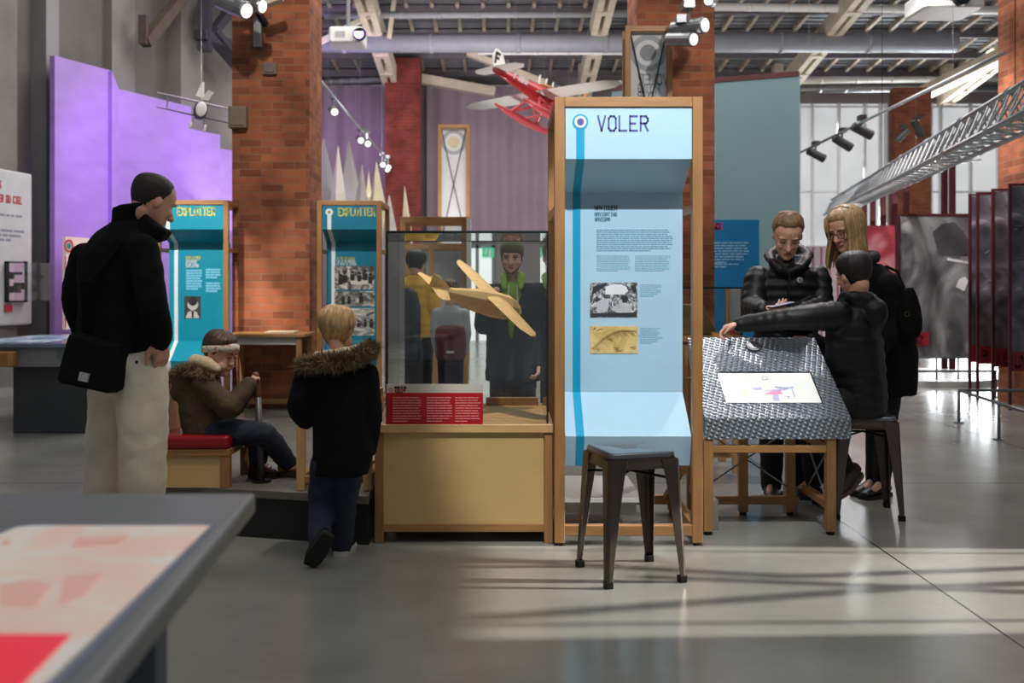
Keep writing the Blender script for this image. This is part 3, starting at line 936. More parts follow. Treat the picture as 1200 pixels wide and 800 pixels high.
for k, (px, py, s) in enumerate(((399, 325, 1.1), (404, 322, 1.2), (413, 321, 1), (421, 322, 1), (428, 320, 1.1), (434, 324, 1.1), (402, 350, .8), (423, 347, 1), (409, 350, .8), (420, 378, .7), (428, 377, .8), (435, 377, .9))):
    c = W(px, py, yb_)
    b = MB().prism([(c.x - .02 * s, yb_ - .005, c.z - .07 * s), (c.x + .02 * s, yb_ - .005, c.z - .07 * s), (c.x + .026 * s, yb_ - .005, c.z), (c.x - .022 * s, yb_ - .005, c.z)], (0, -.0006, 0))
    b.disc((c.x, yb_ - .005, c.z + .02 * s), .018 * s, EX, EZ, -.0006, 12)
    obj('photo_figure', b, mat('photo_black', (36, 34, 32), .6), t)
ypanel('photo_highlight', t, 411, 438, 328, 333, yb_, mat('photo_white', (220, 214, 206), .6), .0052)
ypanel('caption', t, 410, 436, 401, 405, yb_, stripe_w, .003)

# ================================================================== oak table against the brick column, papers on it
t = thing('oak_side_table', (-2.34, 10.1, 0), 'oak side table standing against the front of the big brick column', 'table')
obj('tabletop', MB().box(-2.755, -1.945, 9.72, 10.36, .775, .805), woodh, t, bevel=.004)
obj('apron', MB().box(-2.70, -2.0, 9.76, 9.80, .70, .775), mat('pale_grey_apron', (170, 166, 160), .6), t)
for x in (-2.735, -2.03):
    for y in (9.74, 10.28):
        obj('leg', MB().box(x, x + .05, y, y + .05, 0, .775), wood, t, bevel=.003)
obj('stretcher', MB().box(-2.69, -2.03, 10.29, 10.32, .06, .11), woodh, t)
o = obj('booklet', MB().box(-2.36, -2.07, 9.82, 10.08, .806, .826), mat('booklet_cream', (226, 206, 172), .7), bevel=.004)
tag(o, 'cream booklet lying on the oak side table', 'booklet')

# ================================================================== tall oak-framed banners
def banner(xl, xr, Y, zt, label, circ_c, cc, text=False, X=True):
    t = thing('framed_banner', ((xl + xr) / 2, Y, 0), label, 'banner', 'tall framed banners')
    wfr = .055
    wd_ = .22
    for x in (xl, xr - wfr):
        for y in (Y, Y + wd_):
            obj('post', MB().box(x, x + wfr, y, y + wfr, 0, zt), wood, t, bevel=.003)
    for y in (Y, Y + wd_):
        for z in (zt - wfr, .1):
            obj('rail', MB().box(xl + wfr, xr - wfr, y, y + wfr, z, z + wfr), woodh, t, bevel=.003)
    obj('canvas', MB().box(xl + wfr, xr - wfr, Y + .06, Y + .07, .2, zt - wfr), canvas, t)
    r = (xr - xl) / 2 - wfr
    cx, cz = (xl + xr) / 2, zt - wfr - r * 1.12
    obj('ring', MB().disc((cx, Y + .058, cz), r * 1.0, EX, EZ, -.002, r_in=r * .72), circ_c, t)
    obj('ring_centre', MB().disc((cx, Y + .058, cz), r * .46, EX, EZ, -.002), cc, t)
    if text:
        for i, (s, zz) in enumerate((('VOLER', 2.42), ('FLYING', 2.72), ('VOLAR', 2.95))):
            obj('lettering', letters(MB(), s, (cx - r * .62, Y + .058, cz - r * (1.75 + .42 * i)), EX, EZ, .1 if i == 0 else .075, .14, 1, .62 if i == 0 else .5, mirror=True), canvas_d, t)
    if X:
        b = MB()
        for s in (-1, 1):
            b.tube([(cx + s * r, Y + .04, zt - wfr), (cx - s * r, Y + .04, zt - wfr - r * 9)], .0065, 6)
        obj('brace_wire', b, black_steel, t)
    return t
banner(1.225, 1.70, 10.0, 3.89, 'grey target banner in an oak frame above the bright VOLER stand', canvas_d, mat('grey_canvas_dark', (128, 130, 132), .8), True)
banner(-1.12, -.583, 17.0, 4.05, 'grey target banner in an oak frame in front of the mauve curtain', canvas_d, mat('cream_canvas', (190, 178, 146), .8))

# ================================================================== paper peaks behind the stands
def peak(px, tip_y, wpx, base_y, Y, m, lab, bend=0, rot=.4, bulge=1.0):
    tip = W(px, tip_y, Y)
    wd_ = wpx / F * Y
    z0 = 0
    c = V((tip.x, Y, 0))
    rings = []
    H = tip.z
    for f, r in ((0, .62), (.55, .58 * bulge), (.78, .42 * bulge), (.99, .02)):
        rings.append([V((c.x + bend * (1 - f) + math.cos(rot + a * PI / 2.5) * wd_ * r, c.y + math.sin(rot + a * PI / 2.5) * wd_ * r, H * f)) for a in range(5)])
    o = obj('paper_peak', MB().rings(rings), m)
    return tag(o, lab, 'peak', 'paper mountain peaks')
pk_w = mat('white_paper_peak', (226, 218, 206), .8, var=.04); pk_g = mat('grey_paper_peak', (150, 146, 146), .8, var=.05); pk_c = mat('cream_paper_peak', (214, 200, 170), .8, var=.05)
peak(379, 160, 34, 0, 16.2, pk_g, 'grey faceted peak half hidden by the right edge of the brick column', .0, .2)
peak(396, 168, 21, 0, 15, pk_w, 'tall white faceted peak above the EXPLOITER heading', .06, .7)
peak(409, 162, 22, 0, 17.2, pk_g, 'tall dark grey peak right behind the tall white peak', .0, .3, 1.3)
peak(424, 190, 22, 0, 15.6, mat('mid_grey_paper_peak', (166, 160, 154), .8), 'grey peak between the white peak and the cream peak', 0, .9)
peak(432, 198, 14, 0, 16.4, pk_c, 'small cream peak just left of the larger cream peak', 0, .3)
peak(441, 187, 22, 0, 15.9, pk_c, 'large cream peak above the right corner of the EXPLOITER stand', .1, .5, 1.1)
peak(456, 226, 22, 0, 14.4, mat('pale_grey_paper_peak', (188, 188, 184), .8), 'pale grey peak right of the EXPLOITER stand', .08, .6)
peak(474, 216, 14, 0, 14.8, pk_c, 'slender cream peak in front of the dark red pillar', .12, .2)

# ================================================================== open oak frame seen through the display case
t = thing('oak_exhibit_frame', (-.73, 10.7, 0), 'open oak exhibit frame with grey panel seen behind the glass case', 'exhibit frame')
for x in (-1.08, -.78, -.44):
    for y in (10.4, 10.95):
        obj('post', MB().box(x, x + .055, y, y + .055, 0, 2.0 if x != -.78 else 1.7), wood, t, bevel=.003)
for z in (1.94, 1.66, .1):
    for y in (10.4, 10.95):
        obj('rail', MB().box(-1.08, -.385, y + .003, y + .05, z, z + .06), woodh, t, bevel=.003)
obj('backing', MB().box(-1.02, -.44, 10.9, 10.92, .8, 1.66), mat('pale_backing', (150, 156, 160), .6), t)
obj('side_panel', MB().hexa([(-.385, 10.35, 1.2), (-.35, 10.35, 1.2), (-.35, 10.9, 1.2), (-.385, 10.9, 1.2), (-.385, 10.35, 1.98), (-.35, 10.35, 1.98), (-.35, 10.9, 1.98), (-.385, 10.9, 1.98)]), white_paint, t)

# exit sign
YS = YB - .17
t = thing('exit_sign', W(572, 301, YS), 'green emergency exit sign above the bright doorway behind the glass case', 'exit sign')
p, q = W(565, 301, YS), W(579, 290, YS)
obj('sign_box', MB().box(p.x, q.x, YS, YS + .07, p.z, q.z), emis('exit_green', (40, 170, 120), .8), t)
c = W(570, 294.5, YS)
b = MB(); b.disc((c.x, YS - .002, c.z + .03), .024, EX, EZ, -.003, 12)
b.bar((c.x, YS - .004, c.z + .02), (c.x - .025, YS - .004, c.z - .07), .03, .004); b.bar((c.x - .025, YS - .004, c.z - .06), (c.x + .015, YS - .004, c.z - .12), .02, .004); b.bar((c.x - .01, YS - .004, c.z - .05), (c.x + .04, YS - .004, c.z - .09), .02, .004)
obj('running_figure', b, white_paint, t)
obj('door_mark', MB().box(c.x + .06, c.x + .11, YS - .005, YS - .001, c.z - .12, c.z + .04), white_paint, t)
# ================================================================== VOLER stand
blue_p = mat('pale_blue_panel', (176, 212, 232), .4, var=.03)
cyan = mat('cyan_stripe', (0, 158, 200), .45, var=.02)
violet_ink = mat('violet_ink', (84, 84, 156), .5, var=.02)
t, x0, x1, pf = stand('voler_text_stand', .248, .968, 4.83, 2.18, 'tall pale blue VOLER text stand in an oak frame, behind the metal stool', blue_p, cyan, violet_ink, 'VOLER', violet_ink, lit=0)
yb_ = pf[3][0]
p = W(697, 246, yb_)
obj('subheading', letters(MB(), 'NAVIGUER', (p.x, yb_ - .0012, p.z), EX, EZ, .0215, .15, .95, .72), ink, t)
teal_ink = mat('teal_ink', (36, 120, 150), .5, var=.02)
b = letters(MB(), 'NAVIGATING', (p.x, yb_ - .0012, p.z - .031), EX, EZ, .018, .16, .92, .7)
b = letters(b, 'NAVEGAR', (p.x, yb_ - .0012, p.z - .057), EX, EZ, .018, .16, .92, .7)
obj('subheading', b, teal_ink, t)
txt = mat('slate_blue_text', (120, 166, 192), .6, var=.02); txt2 = mat('aqua_text', (140, 188, 210), .6, var=.02)
p = W(699, 270, yb_); obj('body_text', text_rows(MB(), (p.x, yb_ - .001, p.z), EX, EZ, .39, 11, .0105, .5, .08, seed=5, gap=.3), txt, t)
p = W(699, 300, yb_); obj('body_text', text_rows(MB(), (p.x, yb_ - .001, p.z), EX, EZ, .175, 9, .0095, .45, .1, seed=6, gap=.3), txt2, t)
p = W(744, 300, yb_); obj('body_text', text_rows(MB(), (p.x, yb_ - .001, p.z), EX, EZ, .185, 9, .0095, .45, .1, seed=7, gap=.3), txt2, t)
for py, rows, sd in ((334, 7, 8), (385, 9, 9)):
    p = W(750, py, yb_); obj('caption', text_rows(MB(), (p.x, yb_ - .001, p.z), EX, EZ, .12, rows, .0095, .45, .3, seed=sd, gap=.3), txt2, t)
ph = ypanel('photo', t, 691.5, 747, 331, 371.5, yb_, ramp_noise_mat('cockpit_photo', [(.30, (28, 28, 32)), (.44, (90, 90, 94)), (.54, (160, 160, 164)), (.66, (232, 232, 236))], 26, 8, .5, 2.5), .003)
c = W(721, 342, yb_)
pg = mat('photo_pale', (236, 236, 238), .6, var=.05); pk_ = mat('photo_dark', (46, 46, 50), .6, var=.2); pm_ = mat('photo_mid', (190, 190, 194), .6, var=.15, scale=40)
def flat(pts, m, name, y):
    obj(name, MB().prism([(W(a, b_, yb_).x, y, W(a, b_, yb_).z) for a, b_ in pts][::-1], (0, -.0006, 0)), m, t)
flat([(709, 345), (710, 336), (716, 333.5), (728, 333), (734, 336), (736, 341), (731, 345)], pg, 'photo_figure', yb_ - .0034)
flat([(729, 352), (728, 348), (731, 346), (735, 347), (736.5, 351), (734, 354), (730, 355)], pk_, 'photo_figure', yb_ - .0038)
flat([(716, 362), (722, 357), (730, 354), (738, 356), (741, 364), (738, 367), (722, 366)], pm_, 'photo_figure', yb_ - .0034)
flat([(699, 354), (706, 350), (714, 350), (712, 365), (700, 367)], pm_, 'photo_figure', yb_ - .0034)
flat([(693, 367), (746, 366), (746.5, 371), (693, 371)], pk_, 'photo_figure', yb_ - .0037)
flat([(693, 346), (704, 339), (712, 333), (708, 332), (695, 336)], pk_, 'photo_figure', yb_ - .0036)
flat([(739, 335), (745, 333), (746, 345), (741, 341)], pk_, 'photo_figure', yb_ - .0036)
ypanel('map_print', t, 691.5, 747, 382, 414, yb_, ramp_noise_mat('old_map', [(.3, (196, 164, 92)), (.5, (222, 192, 118)), (.7, (232, 206, 140))], 12, 4, .6, 1), .003)
b = MB(); pts = [(695, 409), (702, 402), (709, 396), (718, 391), (727, 388), (736, 388), (745, 388)]
for k, (a, b_) in enumerate(pts[:-1]):
    q0, q1 = W(a, b_, yb_), W(*pts[k + 1], yb_)
    b.bar((q0.x, yb_ - .0036, q0.z), (q1.x, yb_ - .0036, q1.z), .0035, .001)
    for j in range(5):
        m_ = q0.lerp(q1, j / 5); 
        b.bar((m_.x, yb_ - .0036, m_.z), (m_.x + .012 + .02 * random.random(), yb_ - .0036, m_.z - .014 - .02 * random.random()), .002, .001)
        b.bar((m_.x, yb_ - .0036, m_.z), (m_.x - .008, yb_ - .0036, m_.z + .008), .003, .001)
obj('map_lines', b, mat('map_brown_ink', (104, 78, 44), .6), t)
for cx_, cy_ in ((699, 387), (722, 409), (742, 409)):
    b = MB()
    for j in range(8):
        q = W(cx_ + random.uniform(-5, 5), cy_ + random.uniform(-3, 3), yb_)
        b.bar((q.x, yb_ - .0036, q.z), (q.x + random.uniform(.01, .02), yb_ - .0036, q.z + random.uniform(-.004, .008)), .0018, .001)
    obj('map_stamp', b, MATS['map_brown_ink'], t)
obj('shelf', MB().box(.30, .70, 5.02, 5.62, .17, .195), mat('glossy_white_board', (216, 214, 206), .2, var=.03), t, bevel=.003)
obj('shelf_support', MB().box(.32, .68, 5.1, 5.55, .1, .17), mat('pale_box_grey', (170, 170, 166), .5), t)
obj('brace', MB().bar((.90, 5.5, .1), (.935, 4.92, .45), .03, .03), wood, t)

# ================================================================== display case and the model in it
t = thing('display_case', (-.2, 5.3, 0), 'glass display case on a plywood and oak base holding the wooden model aeroplane', 'display case')
zb, zt_ = .585, 1.523
for x in (-.632, .2):
    for y in (4.885, 5.73):
        obj('post', MB().box(x, x + .044, y, y + .044, .0, zb - .042), wood, t, bevel=.003)
obj('board', MB().box(-.652, .245, 4.875, 5.79, zb - .042, zb), mat('oak_board', (206, 164, 110), .45, var=.12, scale=4, stretch=(.8, 6, 6), bump=.05), t, bevel=.004)
obj('front_panel', MB().box(-.588, .213, 4.897, 4.915, .095, zb - .042), ply, t)
obj('back_panel', MB().box(-.588, .213, 5.745, 5.76, .095, zb - .042), ply, t)
for x in (-.62, .232):
    obj('side_panel', MB().box(x, x + .015, 4.93, 5.73, .095, zb - .042), ply, t)
for y in (4.888, 5.735):
    obj('rail', MB().box(-.588, .213, y, y + .036, .055, .095), woodh, t, bevel=.003)
gx0, gx1, gy0, gy1 = -.575, .218, 4.90, 5.75
for nm, bx in (('front_pane', (gx0, gx1, gy0, gy0 + .006, zb, zt_)), ('back_pane', (gx0, gx1, gy1 - .006, gy1, zb, zt_)),
               ('side_pane', (gx0, gx0 + .006, gy0 + .007, gy1 - .007, zb, zt_)), ('side_pane', (gx1 - .006, gx1, gy0 + .007, gy1 - .007, zb, zt_)),
               ('top_pane', (gx0, gx1, gy0, gy1, zt_ + .001, zt_ + .009))):
    obj(nm, MB().box(*bx), glass, t)
edge = mat('dark_glass_edge', (24, 34, 32), .3, var=.05)
b = MB()
e_ = .0035
for x in (gx0, gx1):
    for y in (gy0, gy1):
        b.box(x - e_, x + e_, y - e_, y + e_, zb, zt_)
for y in (gy0, gy1):
    b.box(gx0, gx1, y - e_, y + e_, zt_ - .001, zt_ + .011)
for x in (gx0, gx1):
    b.box(x - e_, x + e_, gy0, gy1, zt_ - .001, zt_ + .011)
obj('glass_edges', b, edge, t)
obj('back_rail', MB().box(-.1, gx1 - .02, 5.66, 5.70, zb, zb + .045), wood, t, bevel=.003)
t2 = thing('information_plaque', (-.34, 4.89, zb), 'red information plaque with white text columns leaning on the glass case', 'plaque')
p, q = W(453, 495.5, 4.885), W(566, 460, 4.885)
obj('red_board', MB().box(p.x, q.x, 4.878, 4.892, zb, q.z), mat('plaque_red', (176, 20, 30), .4, var=.04), t2, bevel=.001)
q2 = W(566, 450, 4.885)
obj('pale_strip', MB().box(p.x, q.x, 4.879, 4.892, q.z + .0005, q2.z), mat('plaque_cream', (198, 190, 174), .4), t2)
pk_txt = mat('plaque_text', (222, 130, 128), .5)
for k, (pa, pb) in enumerate(((460, 494), (500, 530), (533.5, 563))):
    p_ = W(pa, 466.5, 4.877)
    obj('text_column', text_rows(MB(), (p_.x, 4.8775, p_.z), EX, EZ, (pb - pa) / F * 4.877, 10, .0128, .42, .12, seed=40 + k, gap=.2), pk_txt, t2)
p_ = W(462.5, 455, 4.878)
obj('title', letters(MB(), 'AVION DE VOL', (p_.x, 4.8785, p_.z), EX, EZ, .009, .3, .9, .62), ink, t2)
b = letters(MB(), 'GLIDER PLANE', (p_.x, 4.8785, p_.z - .013), EX, EZ, .008, .28, .9, .62)
b = letters(b, 'PLANEADOR', (p_.x, 4.8785, p_.z - .025), EX, EZ, .008, .28, .9, .62)
obj('title', b, redi, t2)
c_ = W(458, 457, 4.878)
b = MB().disc((c_.x, 4.8785, c_.z), .011, EX, EZ, -.001, 20, r_in=.006)
obj('emblem', b, redi, t2)

def frame_of(Fv, hint):
    f = V(Fv).normalized()
    r = f.cross(V(hint)).normalized()
    u = r.cross(f).normalized()
    return f, r, u
def wing(mb, root, dirv, chordv, up, span, c0, c1, th, sweep=0, n=7, roundtip=True):
    """aerofoil wing half; root = mid chord of root; chordv points to the leading edge"""
    secs = []
    for k in range(n + 1):
        s = k / n
        c = c0 + (c1 - c0) * s
        if roundtip and s > .8:
            c *= math.sqrt(max(.06, 1 - ((s - .8) / .2) ** 2 * .9))
        ctr = V(root) + dirv * span * s + chordv * sweep * s
        prof = [(.5, 0), (.3, .5), (0, .75), (-.3, .4), (-.5, 0), (-.2, -.2), (.25, -.25)]
        tt = th * (1 - .45 * s)
        secs.append([ctr + chordv * a * c + up * h * tt for a, h in prof])
    mb.rings(secs)
    return mb

balsa = mat('balsa_wood', (236, 198, 142), .55, var=.1, scale=5, stretch=(2, 6, 6))
f_, r_, u_ = V((.75, .62, -.2)).normalized(), None, None
r_ = V((.387, -.8, -.45)).normalized(); r_ = (r_ - f_ * r_.dot(f_)).normalized()
u_ = r_.cross(f_).normalized()
C0 = W(560, 352, 5.32)
m_t = thing('model_aeroplane', C0, 'pale wooden model aeroplane hanging in the glass case', 'model aeroplane')
def L(a, b_, c): return C0 + f_ * a + r_ * b_ + u_ * c
b = MB()
secs = [(-.30, .012, .018, .018), (-.16, .028, .036, .03), (-.02, .046, .062, .045), (.10, .052, .07, .05), (.2, .05, .066, .048), (.26, .036, .046, .034), (.285, .012, .012, .014)]
b.rings([[L(a, w, -h * .6), L(a, w, h * .5), L(a, w * .35, h * 1.0), L(a, -w * .35, h * 1.0), L(a, -w, h * .5), L(a, -w, -h * .6), L(a, -w * .5, -h * .95), L(a, w * .5, -h * .95)] for a, w, h, _ in secs])
obj('fuselage', b, balsa, m_t, bevel=.003)
for s in (1, -1):
    b = wing(MB(), L(.09, s * .02, .045), r_ * s, f_, u_, .40, .15, .105, .02)
    obj('wing', b, balsa, m_t, smooth=False)
    b = wing(MB(), L(-.27, s * .005, .016), (r_ * s * .9 - f_ * .25).normalized(), f_, u_, .15, .11, .07, .008)
    obj('tailplane', b, balsa, m_t)
b = MB().prism([L(-.33, .004, .01), L(-.2, .004, .03), L(-.29, .004, .075), L(-.34, .004, .085)], -r_ * .008)
obj('tail_fin', b, balsa, m_t)
b = MB().bar(L(.24, 0, -.02), L(.30, 0, .01), .03, .05)
obj('nose_block', b, balsa, m_t, bevel=.008)
b = MB()
for a in (-.2, .12):
    q = L(a, 0, .04); b.tube([q, (q.x, q.y, zt_)], .0006, 5)
obj('hanging_wire', b, mat('nylon_wire', (190, 190, 186), .4), m_t)

# ================================================================== metal stools
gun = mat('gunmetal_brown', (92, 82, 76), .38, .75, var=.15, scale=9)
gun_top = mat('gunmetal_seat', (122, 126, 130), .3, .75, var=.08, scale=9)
def stool(loc, rz, label, h=.556):
    t = thing('metal_stool', (0, 0, 0), label, 'stool', 'tapered metal stools')
    a, f = .15, .185
    def sq(s, z, r, n=5):
        pts = []
        for qx, qy, st in ((1, 1, 0), (-1, 1, PI / 2), (-1, -1, PI), (1, -1, 1.5 * PI)):
            for k in range(n):
                an = st + PI / 2 * k / (n - 1)
                pts.append(V((qx * (s - r) + r * math.cos(an), qy * (s - r) + r * math.sin(an), z)))
        return pts
    # seat with a slot
    o = [sq(a + .004, h - .02, .035), sq(a + .002, h - .008, .035), sq(a - .004, h, .03), sq(a - .02, h - .003, .028)]
    slot = []
    n = len(o[0])
    for p in o[3]:
        slot.append(V((max(-.033, min(.033, p.x * .5)), max(-.011, min(.011, p.y * .2)), h - .005)))
    o.append(slot)
    o.append([V((p.x, p.y, h - .03)) for p in slot])
    b = MB().rings(o, closed_caps=False)
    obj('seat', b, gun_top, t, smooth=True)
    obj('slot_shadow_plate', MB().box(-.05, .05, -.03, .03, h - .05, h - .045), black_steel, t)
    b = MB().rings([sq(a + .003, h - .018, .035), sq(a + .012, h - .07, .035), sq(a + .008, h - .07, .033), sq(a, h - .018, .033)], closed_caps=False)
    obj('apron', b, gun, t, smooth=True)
    for sx in (1, -1):
        for sy in (1, -1):
            b = MB()
            top, bot, wt, wb = a + .012, f, .085, .03
            nrib = 8
            rings = []
            for k in range(nrib + 1):
                s = k / nrib
                z = (h - .05) * (1 - s) + .02
                e = top + (bot - top) * s
                w = wt + (wb - wt) * s ** .75
                r = .014
                P = [(e, e - w), (e, e - r), (e - r * .3, e - r * .3), (e - r, e), (e - w, e), (e - w, e - .004), (e - r, e - .005), (e - r * .6, e - r * .6), (e - .005, e - r), (e - .004, e - w)]
                rings.append([V((sx * x, sy * y, z)) for x, y in P])
            b.rings(rings)
            obj('leg', b, gun, t, smooth=False, bevel=.0015)
            b = MB().box(sx * f - sx * .034 if sx > 0 else -f - .002, f + .002 if sx > 0 else -f + .034, f - .034 if sy > 0 else -f - .002, f + .002 if sy > 0 else -f + .034, 0, .03)
            obj('foot', b, black_steel, t, bevel=.004)
    b = MB()
    for s in (1, -1):
        b.tube([(-a, s * -a, h - .12), (0, 0, h - .1), (a, s * a, h - .12)], .006, 8)
    obj('cross_brace', b, black_steel, t)
    t.location = loc
    t.rotation_euler = (0, 0, rz)
    return t
stool((.553, 4.36, 0), math.radians(16), 'empty metal stool in front of the VOLER stand')

# ================================================================== sloping console table with a screen
emb = NT('embossed_metal')
def _emb(t):
    tc = t.node('ShaderNodeTexCoord')
    mp = t.node('ShaderNodeMapping')
    mp.inputs['Rotation'].default_value = (0, 0, .35)
    t.link(tc.outputs['UV'], mp.inputs['Vector'])
    br = t.node('ShaderNodeTexBrick')
    br.inputs['Scale'].default_value = 1
    br.inputs['Brick Width'].default_value, br.inputs['Row Height'].default_value = .042, .021
    br.inputs['Mortar Size'].default_value, br.inputs['Mortar Smooth'].default_value = .006, 1.0
    t.link(mp.outputs['Vector'], br.inputs['Vector'])
    w1 = t.node('ShaderNodeTexWave')
    w1.inputs['Scale'].default_value = 11
    w1.inputs['Distortion'].default_value = 0
    t.link(mp.outputs['Vector'], w1.inputs['Vector'])
    mp2 = t.node('ShaderNodeMapping'); mp2.inputs['Rotation'].default_value = (0, 0, -1.15)
    t.link(tc.outputs['UV'], mp2.inputs['Vector'])
    w2 = t.node('ShaderNodeTexWave'); w2.inputs['Scale'].default_value = 15
    t.link(mp2.outputs['Vector'], w2.inputs['Vector'])
    mu = t.node('ShaderNodeMath', operation='MULTIPLY')
    t.link(w1.outputs['Fac'], mu.inputs[0]); t.link(w2.outputs['Fac'], mu.inputs[1])
    bp = t.node('ShaderNodeBump'); bp.inputs['Strength'].default_value = .95; bp.inputs['Distance'].default_value = .014
    t.link(mu.outputs[0], bp.inputs['Height']); t.link(bp.outputs['Normal'], t.b.inputs['Normal'])
    t.b.inputs['Base Color'].default_value = rgb(150, 158, 166); t.b.inputs['Metallic'].default_value = .7
    t.b.inputs['Roughness'].default_value = .36
_emb(emb); emb = emb.m
t = thing('console_table', (1.4, 5.4, 0), 'sloping embossed metal console with a white screen on oak trestle legs', 'console table')
FL, FR, BL, BR = W(826, 490, 5.03), W(998, 490, 5.03), W(806, 395, 5.62), W(955, 395, 5.62)
dz = V((0, 0, -.107))
obj('console_top', MB().hexa([FL + dz, FR + dz, BR + dz, BL + dz, FL, FR, BR, BL]), emb, t, bevel=.004)
def onplane(px, py, p0, n):
    d = W(px, py, 1) - V((0, 0, CH))
    o = V((0, 0, CH))
    return o + d * ((p0 - o).dot(n) / d.dot(n))
nS = (FR - FL).cross(BL - FL).normalized()
def decal(name, pts, m, parent, p0, n, lift=.001, th=.0012):
    return obj(name, MB().prism([onplane(a, b_, p0, n) + n * lift for a, b_ in pts], n * th), m, parent)
decal('screen_bezel', [(840.2, 435.3), (950.3, 435.3), (964.6, 472.3), (850.6, 472.3)], black_steel, t, FL, nS, 0, .001)
scr = decal('screen', [(841, 437.5), (949, 437.5), (963, 472), (851, 472)], emis('white_screen', (226, 226, 220), .32), t, FL, nS, .0012)
pkm = emis('screen_pink', (238, 150, 184), .3); lil_l = emis('screen_lilac', (186, 186, 216), .3); orn = emis('screen_orange', (236, 190, 140), .3); slt = emis('screen_slate', (150, 160, 180), .3)
for pts, m in (([(895, 462), (904, 459), (914, 457), (917, 462), (908, 463)], pkm), ([(870, 463), (874, 457), (878, 461), (873, 466)], orn), ([(872, 456), (892, 454), (893, 457), (876, 458)], lil_l),
               ([(892, 459), (918, 455), (930, 453), (931, 454.5), (918, 458)], lil_l), ([(906, 463), (912, 463), (914, 470), (906, 470)], lil_l), ([(921, 464), (926, 465), (924, 468)], pkm),
               ([(926.5, 453), (928, 453), (932, 465), (930.5, 466)], lil_l), ([(908, 453), (924, 455), (922, 456.5), (908, 454.5)], slt), ([(893, 441.5), (899, 441.5), (900, 445.5), (893, 445.5)], slt), ([(893.6, 442.2), (898.4, 442.2), (899.3, 444.8), (893.6, 444.8)], emis('white_screen', (226, 226, 220), .32))):
    decal('screen_drawing', pts, m, t, FL, nS, .0026 if m is not MATS['white_screen'] else .0032, .0006)
cD = onplane(883, 407, FL, nS)
ax_ = ((FR - FL).normalized(), nS.cross((FR - FL).normalized()).normalized(), nS)
b = MB().disc(cD, .042, ax_[0], ax_[1], .012)
obj('dial', b, mat('dial_metal', (96, 98, 100), .45, .6), t, bevel=.003)
b = MB().disc(cD + nS * .012, .030, ax_[0], ax_[1], .002)
obj('dial_face', b, mat('dial_face', (96, 98, 100), .4, .5), t)
zu = FL.z - .107
def leg(x, y, zt, w=.048):
    obj('leg', MB().box(x, x + w, y, y + w, .018, zt), wood, t, bevel=.003)
    obj('foot', MB().tube([(x + w / 2, y + w / 2, 0), (x + w / 2, y + w / 2, .02)], .02, 12), black_steel, t)
leg(1.015, 5.04, zu); leg(1.638, 5.04, zu)
leg(1.015, 5.48, zu + .27); leg(1.30, 5.48, zu + .26); leg(1.56, 5.48, zu + .27)
obj('rail', MB().box(1.063, 1.638, 5.045, 5.083, .418, .455), woodh, t, bevel=.003)
obj('rail', MB().box(1.063, 1.63, 5.485, 5.52, .5, .54), woodh, t, bevel=.003)
obj('rail', MB().box(1.063, 1.63, 5.485, 5.52, .06, .105), woodh, t, bevel=.003)
for x in (1.018, 1.64):
    obj('side_rail', MB().box(x, x + .042, 5.088, 5.48, .13, .17), wood, t, bevel=.003)
    obj('side_rail', MB().box(x, x + .042, 5.088, 5.48, .42, .46), wood, t, bevel=.003)
b = MB()
for pa, pb in (((1.06, 5.5, .12), (1.62, 5.5, .5)), ((1.06, 5.5, .5), (1.62, 5.5, .12)), ((1.66, 5.1, .42), (1.66, 5.46, .15)), ((1.66, 5.1, .15), (1.66, 5.46, .42))):
    b.tube([pa, pb], .005, 6)
obj('brace_rod', b, steel, t)
for x in (1.06, 1.57):
    obj('ballast_box', MB().box(x, x + .055, 5.16 if x < 1.2 else 5.5, 5.26 if x < 1.2 else 5.6, 0, .155), mat('grey_box', (126, 124, 120), .5), t, bevel=.004)

# second display case behind the VOLER stand
t = thing('low_display_case', (1.4, 7.0, 0), 'low glass case with a wooden wedge beside the boy reading his phone', 'display case')
for x in (1.2, 1.56):
    for y in (6.75, 7.2):
        obj('leg', MB().box(x, x + .05, y, y + .05, 0, .9), wood, t, bevel=.003)
obj('board', MB().box(1.18, 1.63, 6.72, 7.28, .89, .93), woodh, t, bevel=.003)
obj('rail', MB().box(1.25, 1.56, 6.76, 6.79, .1, .15), woodh, t)
for bx in ((1.2, 1.615, 6.74, 6.746, .93, 1.25), (1.2, 1.615, 7.24, 7.246, .93, 1.25), (1.2, 1.206, 6.75, 7.235, .93, 1.25), (1.609, 1.615, 6.75, 7.235, .93, 1.25), (1.2, 1.615, 6.74, 7.246, 1.251, 1.258)):
    obj('pane', MB().box(*bx), glass, t)
b = MB()
for x in (1.2, 1.615):
    for y in (6.74, 7.246): b.box(x - .004, x + .004, y - .004, y + .004, .93, 1.25)
for y in (6.74, 7.246): b.box(1.2, 1.615, y - .004, y + .004, 1.249, 1.26)
obj('glass_edges', b, edge, t)
o = obj('wooden_wedge', MB().prism([(1.215, 6.85, .931), (1.475, 6.85, .931), (1.375, 6.85, 1.14), (1.215, 6.85, 1.14)], (0, .3, 0)), mat('wedge_wood', (176, 140, 92), .5, var=.12, scale=5), bevel=.006)
tag(o, 'slanted wooden block standing in the low glass case', 'wooden block')
o = obj('wooden_stop', MB().prism([W(836, 389, 5.83), W(858, 394, 5.83), W(858, 397.5, 5.83), W(836, 396, 5.83)], (0, .06, 0)), wood)
tag(o, 'small oak strip under the seated person\'s hand at the console edge', 'wooden strip')

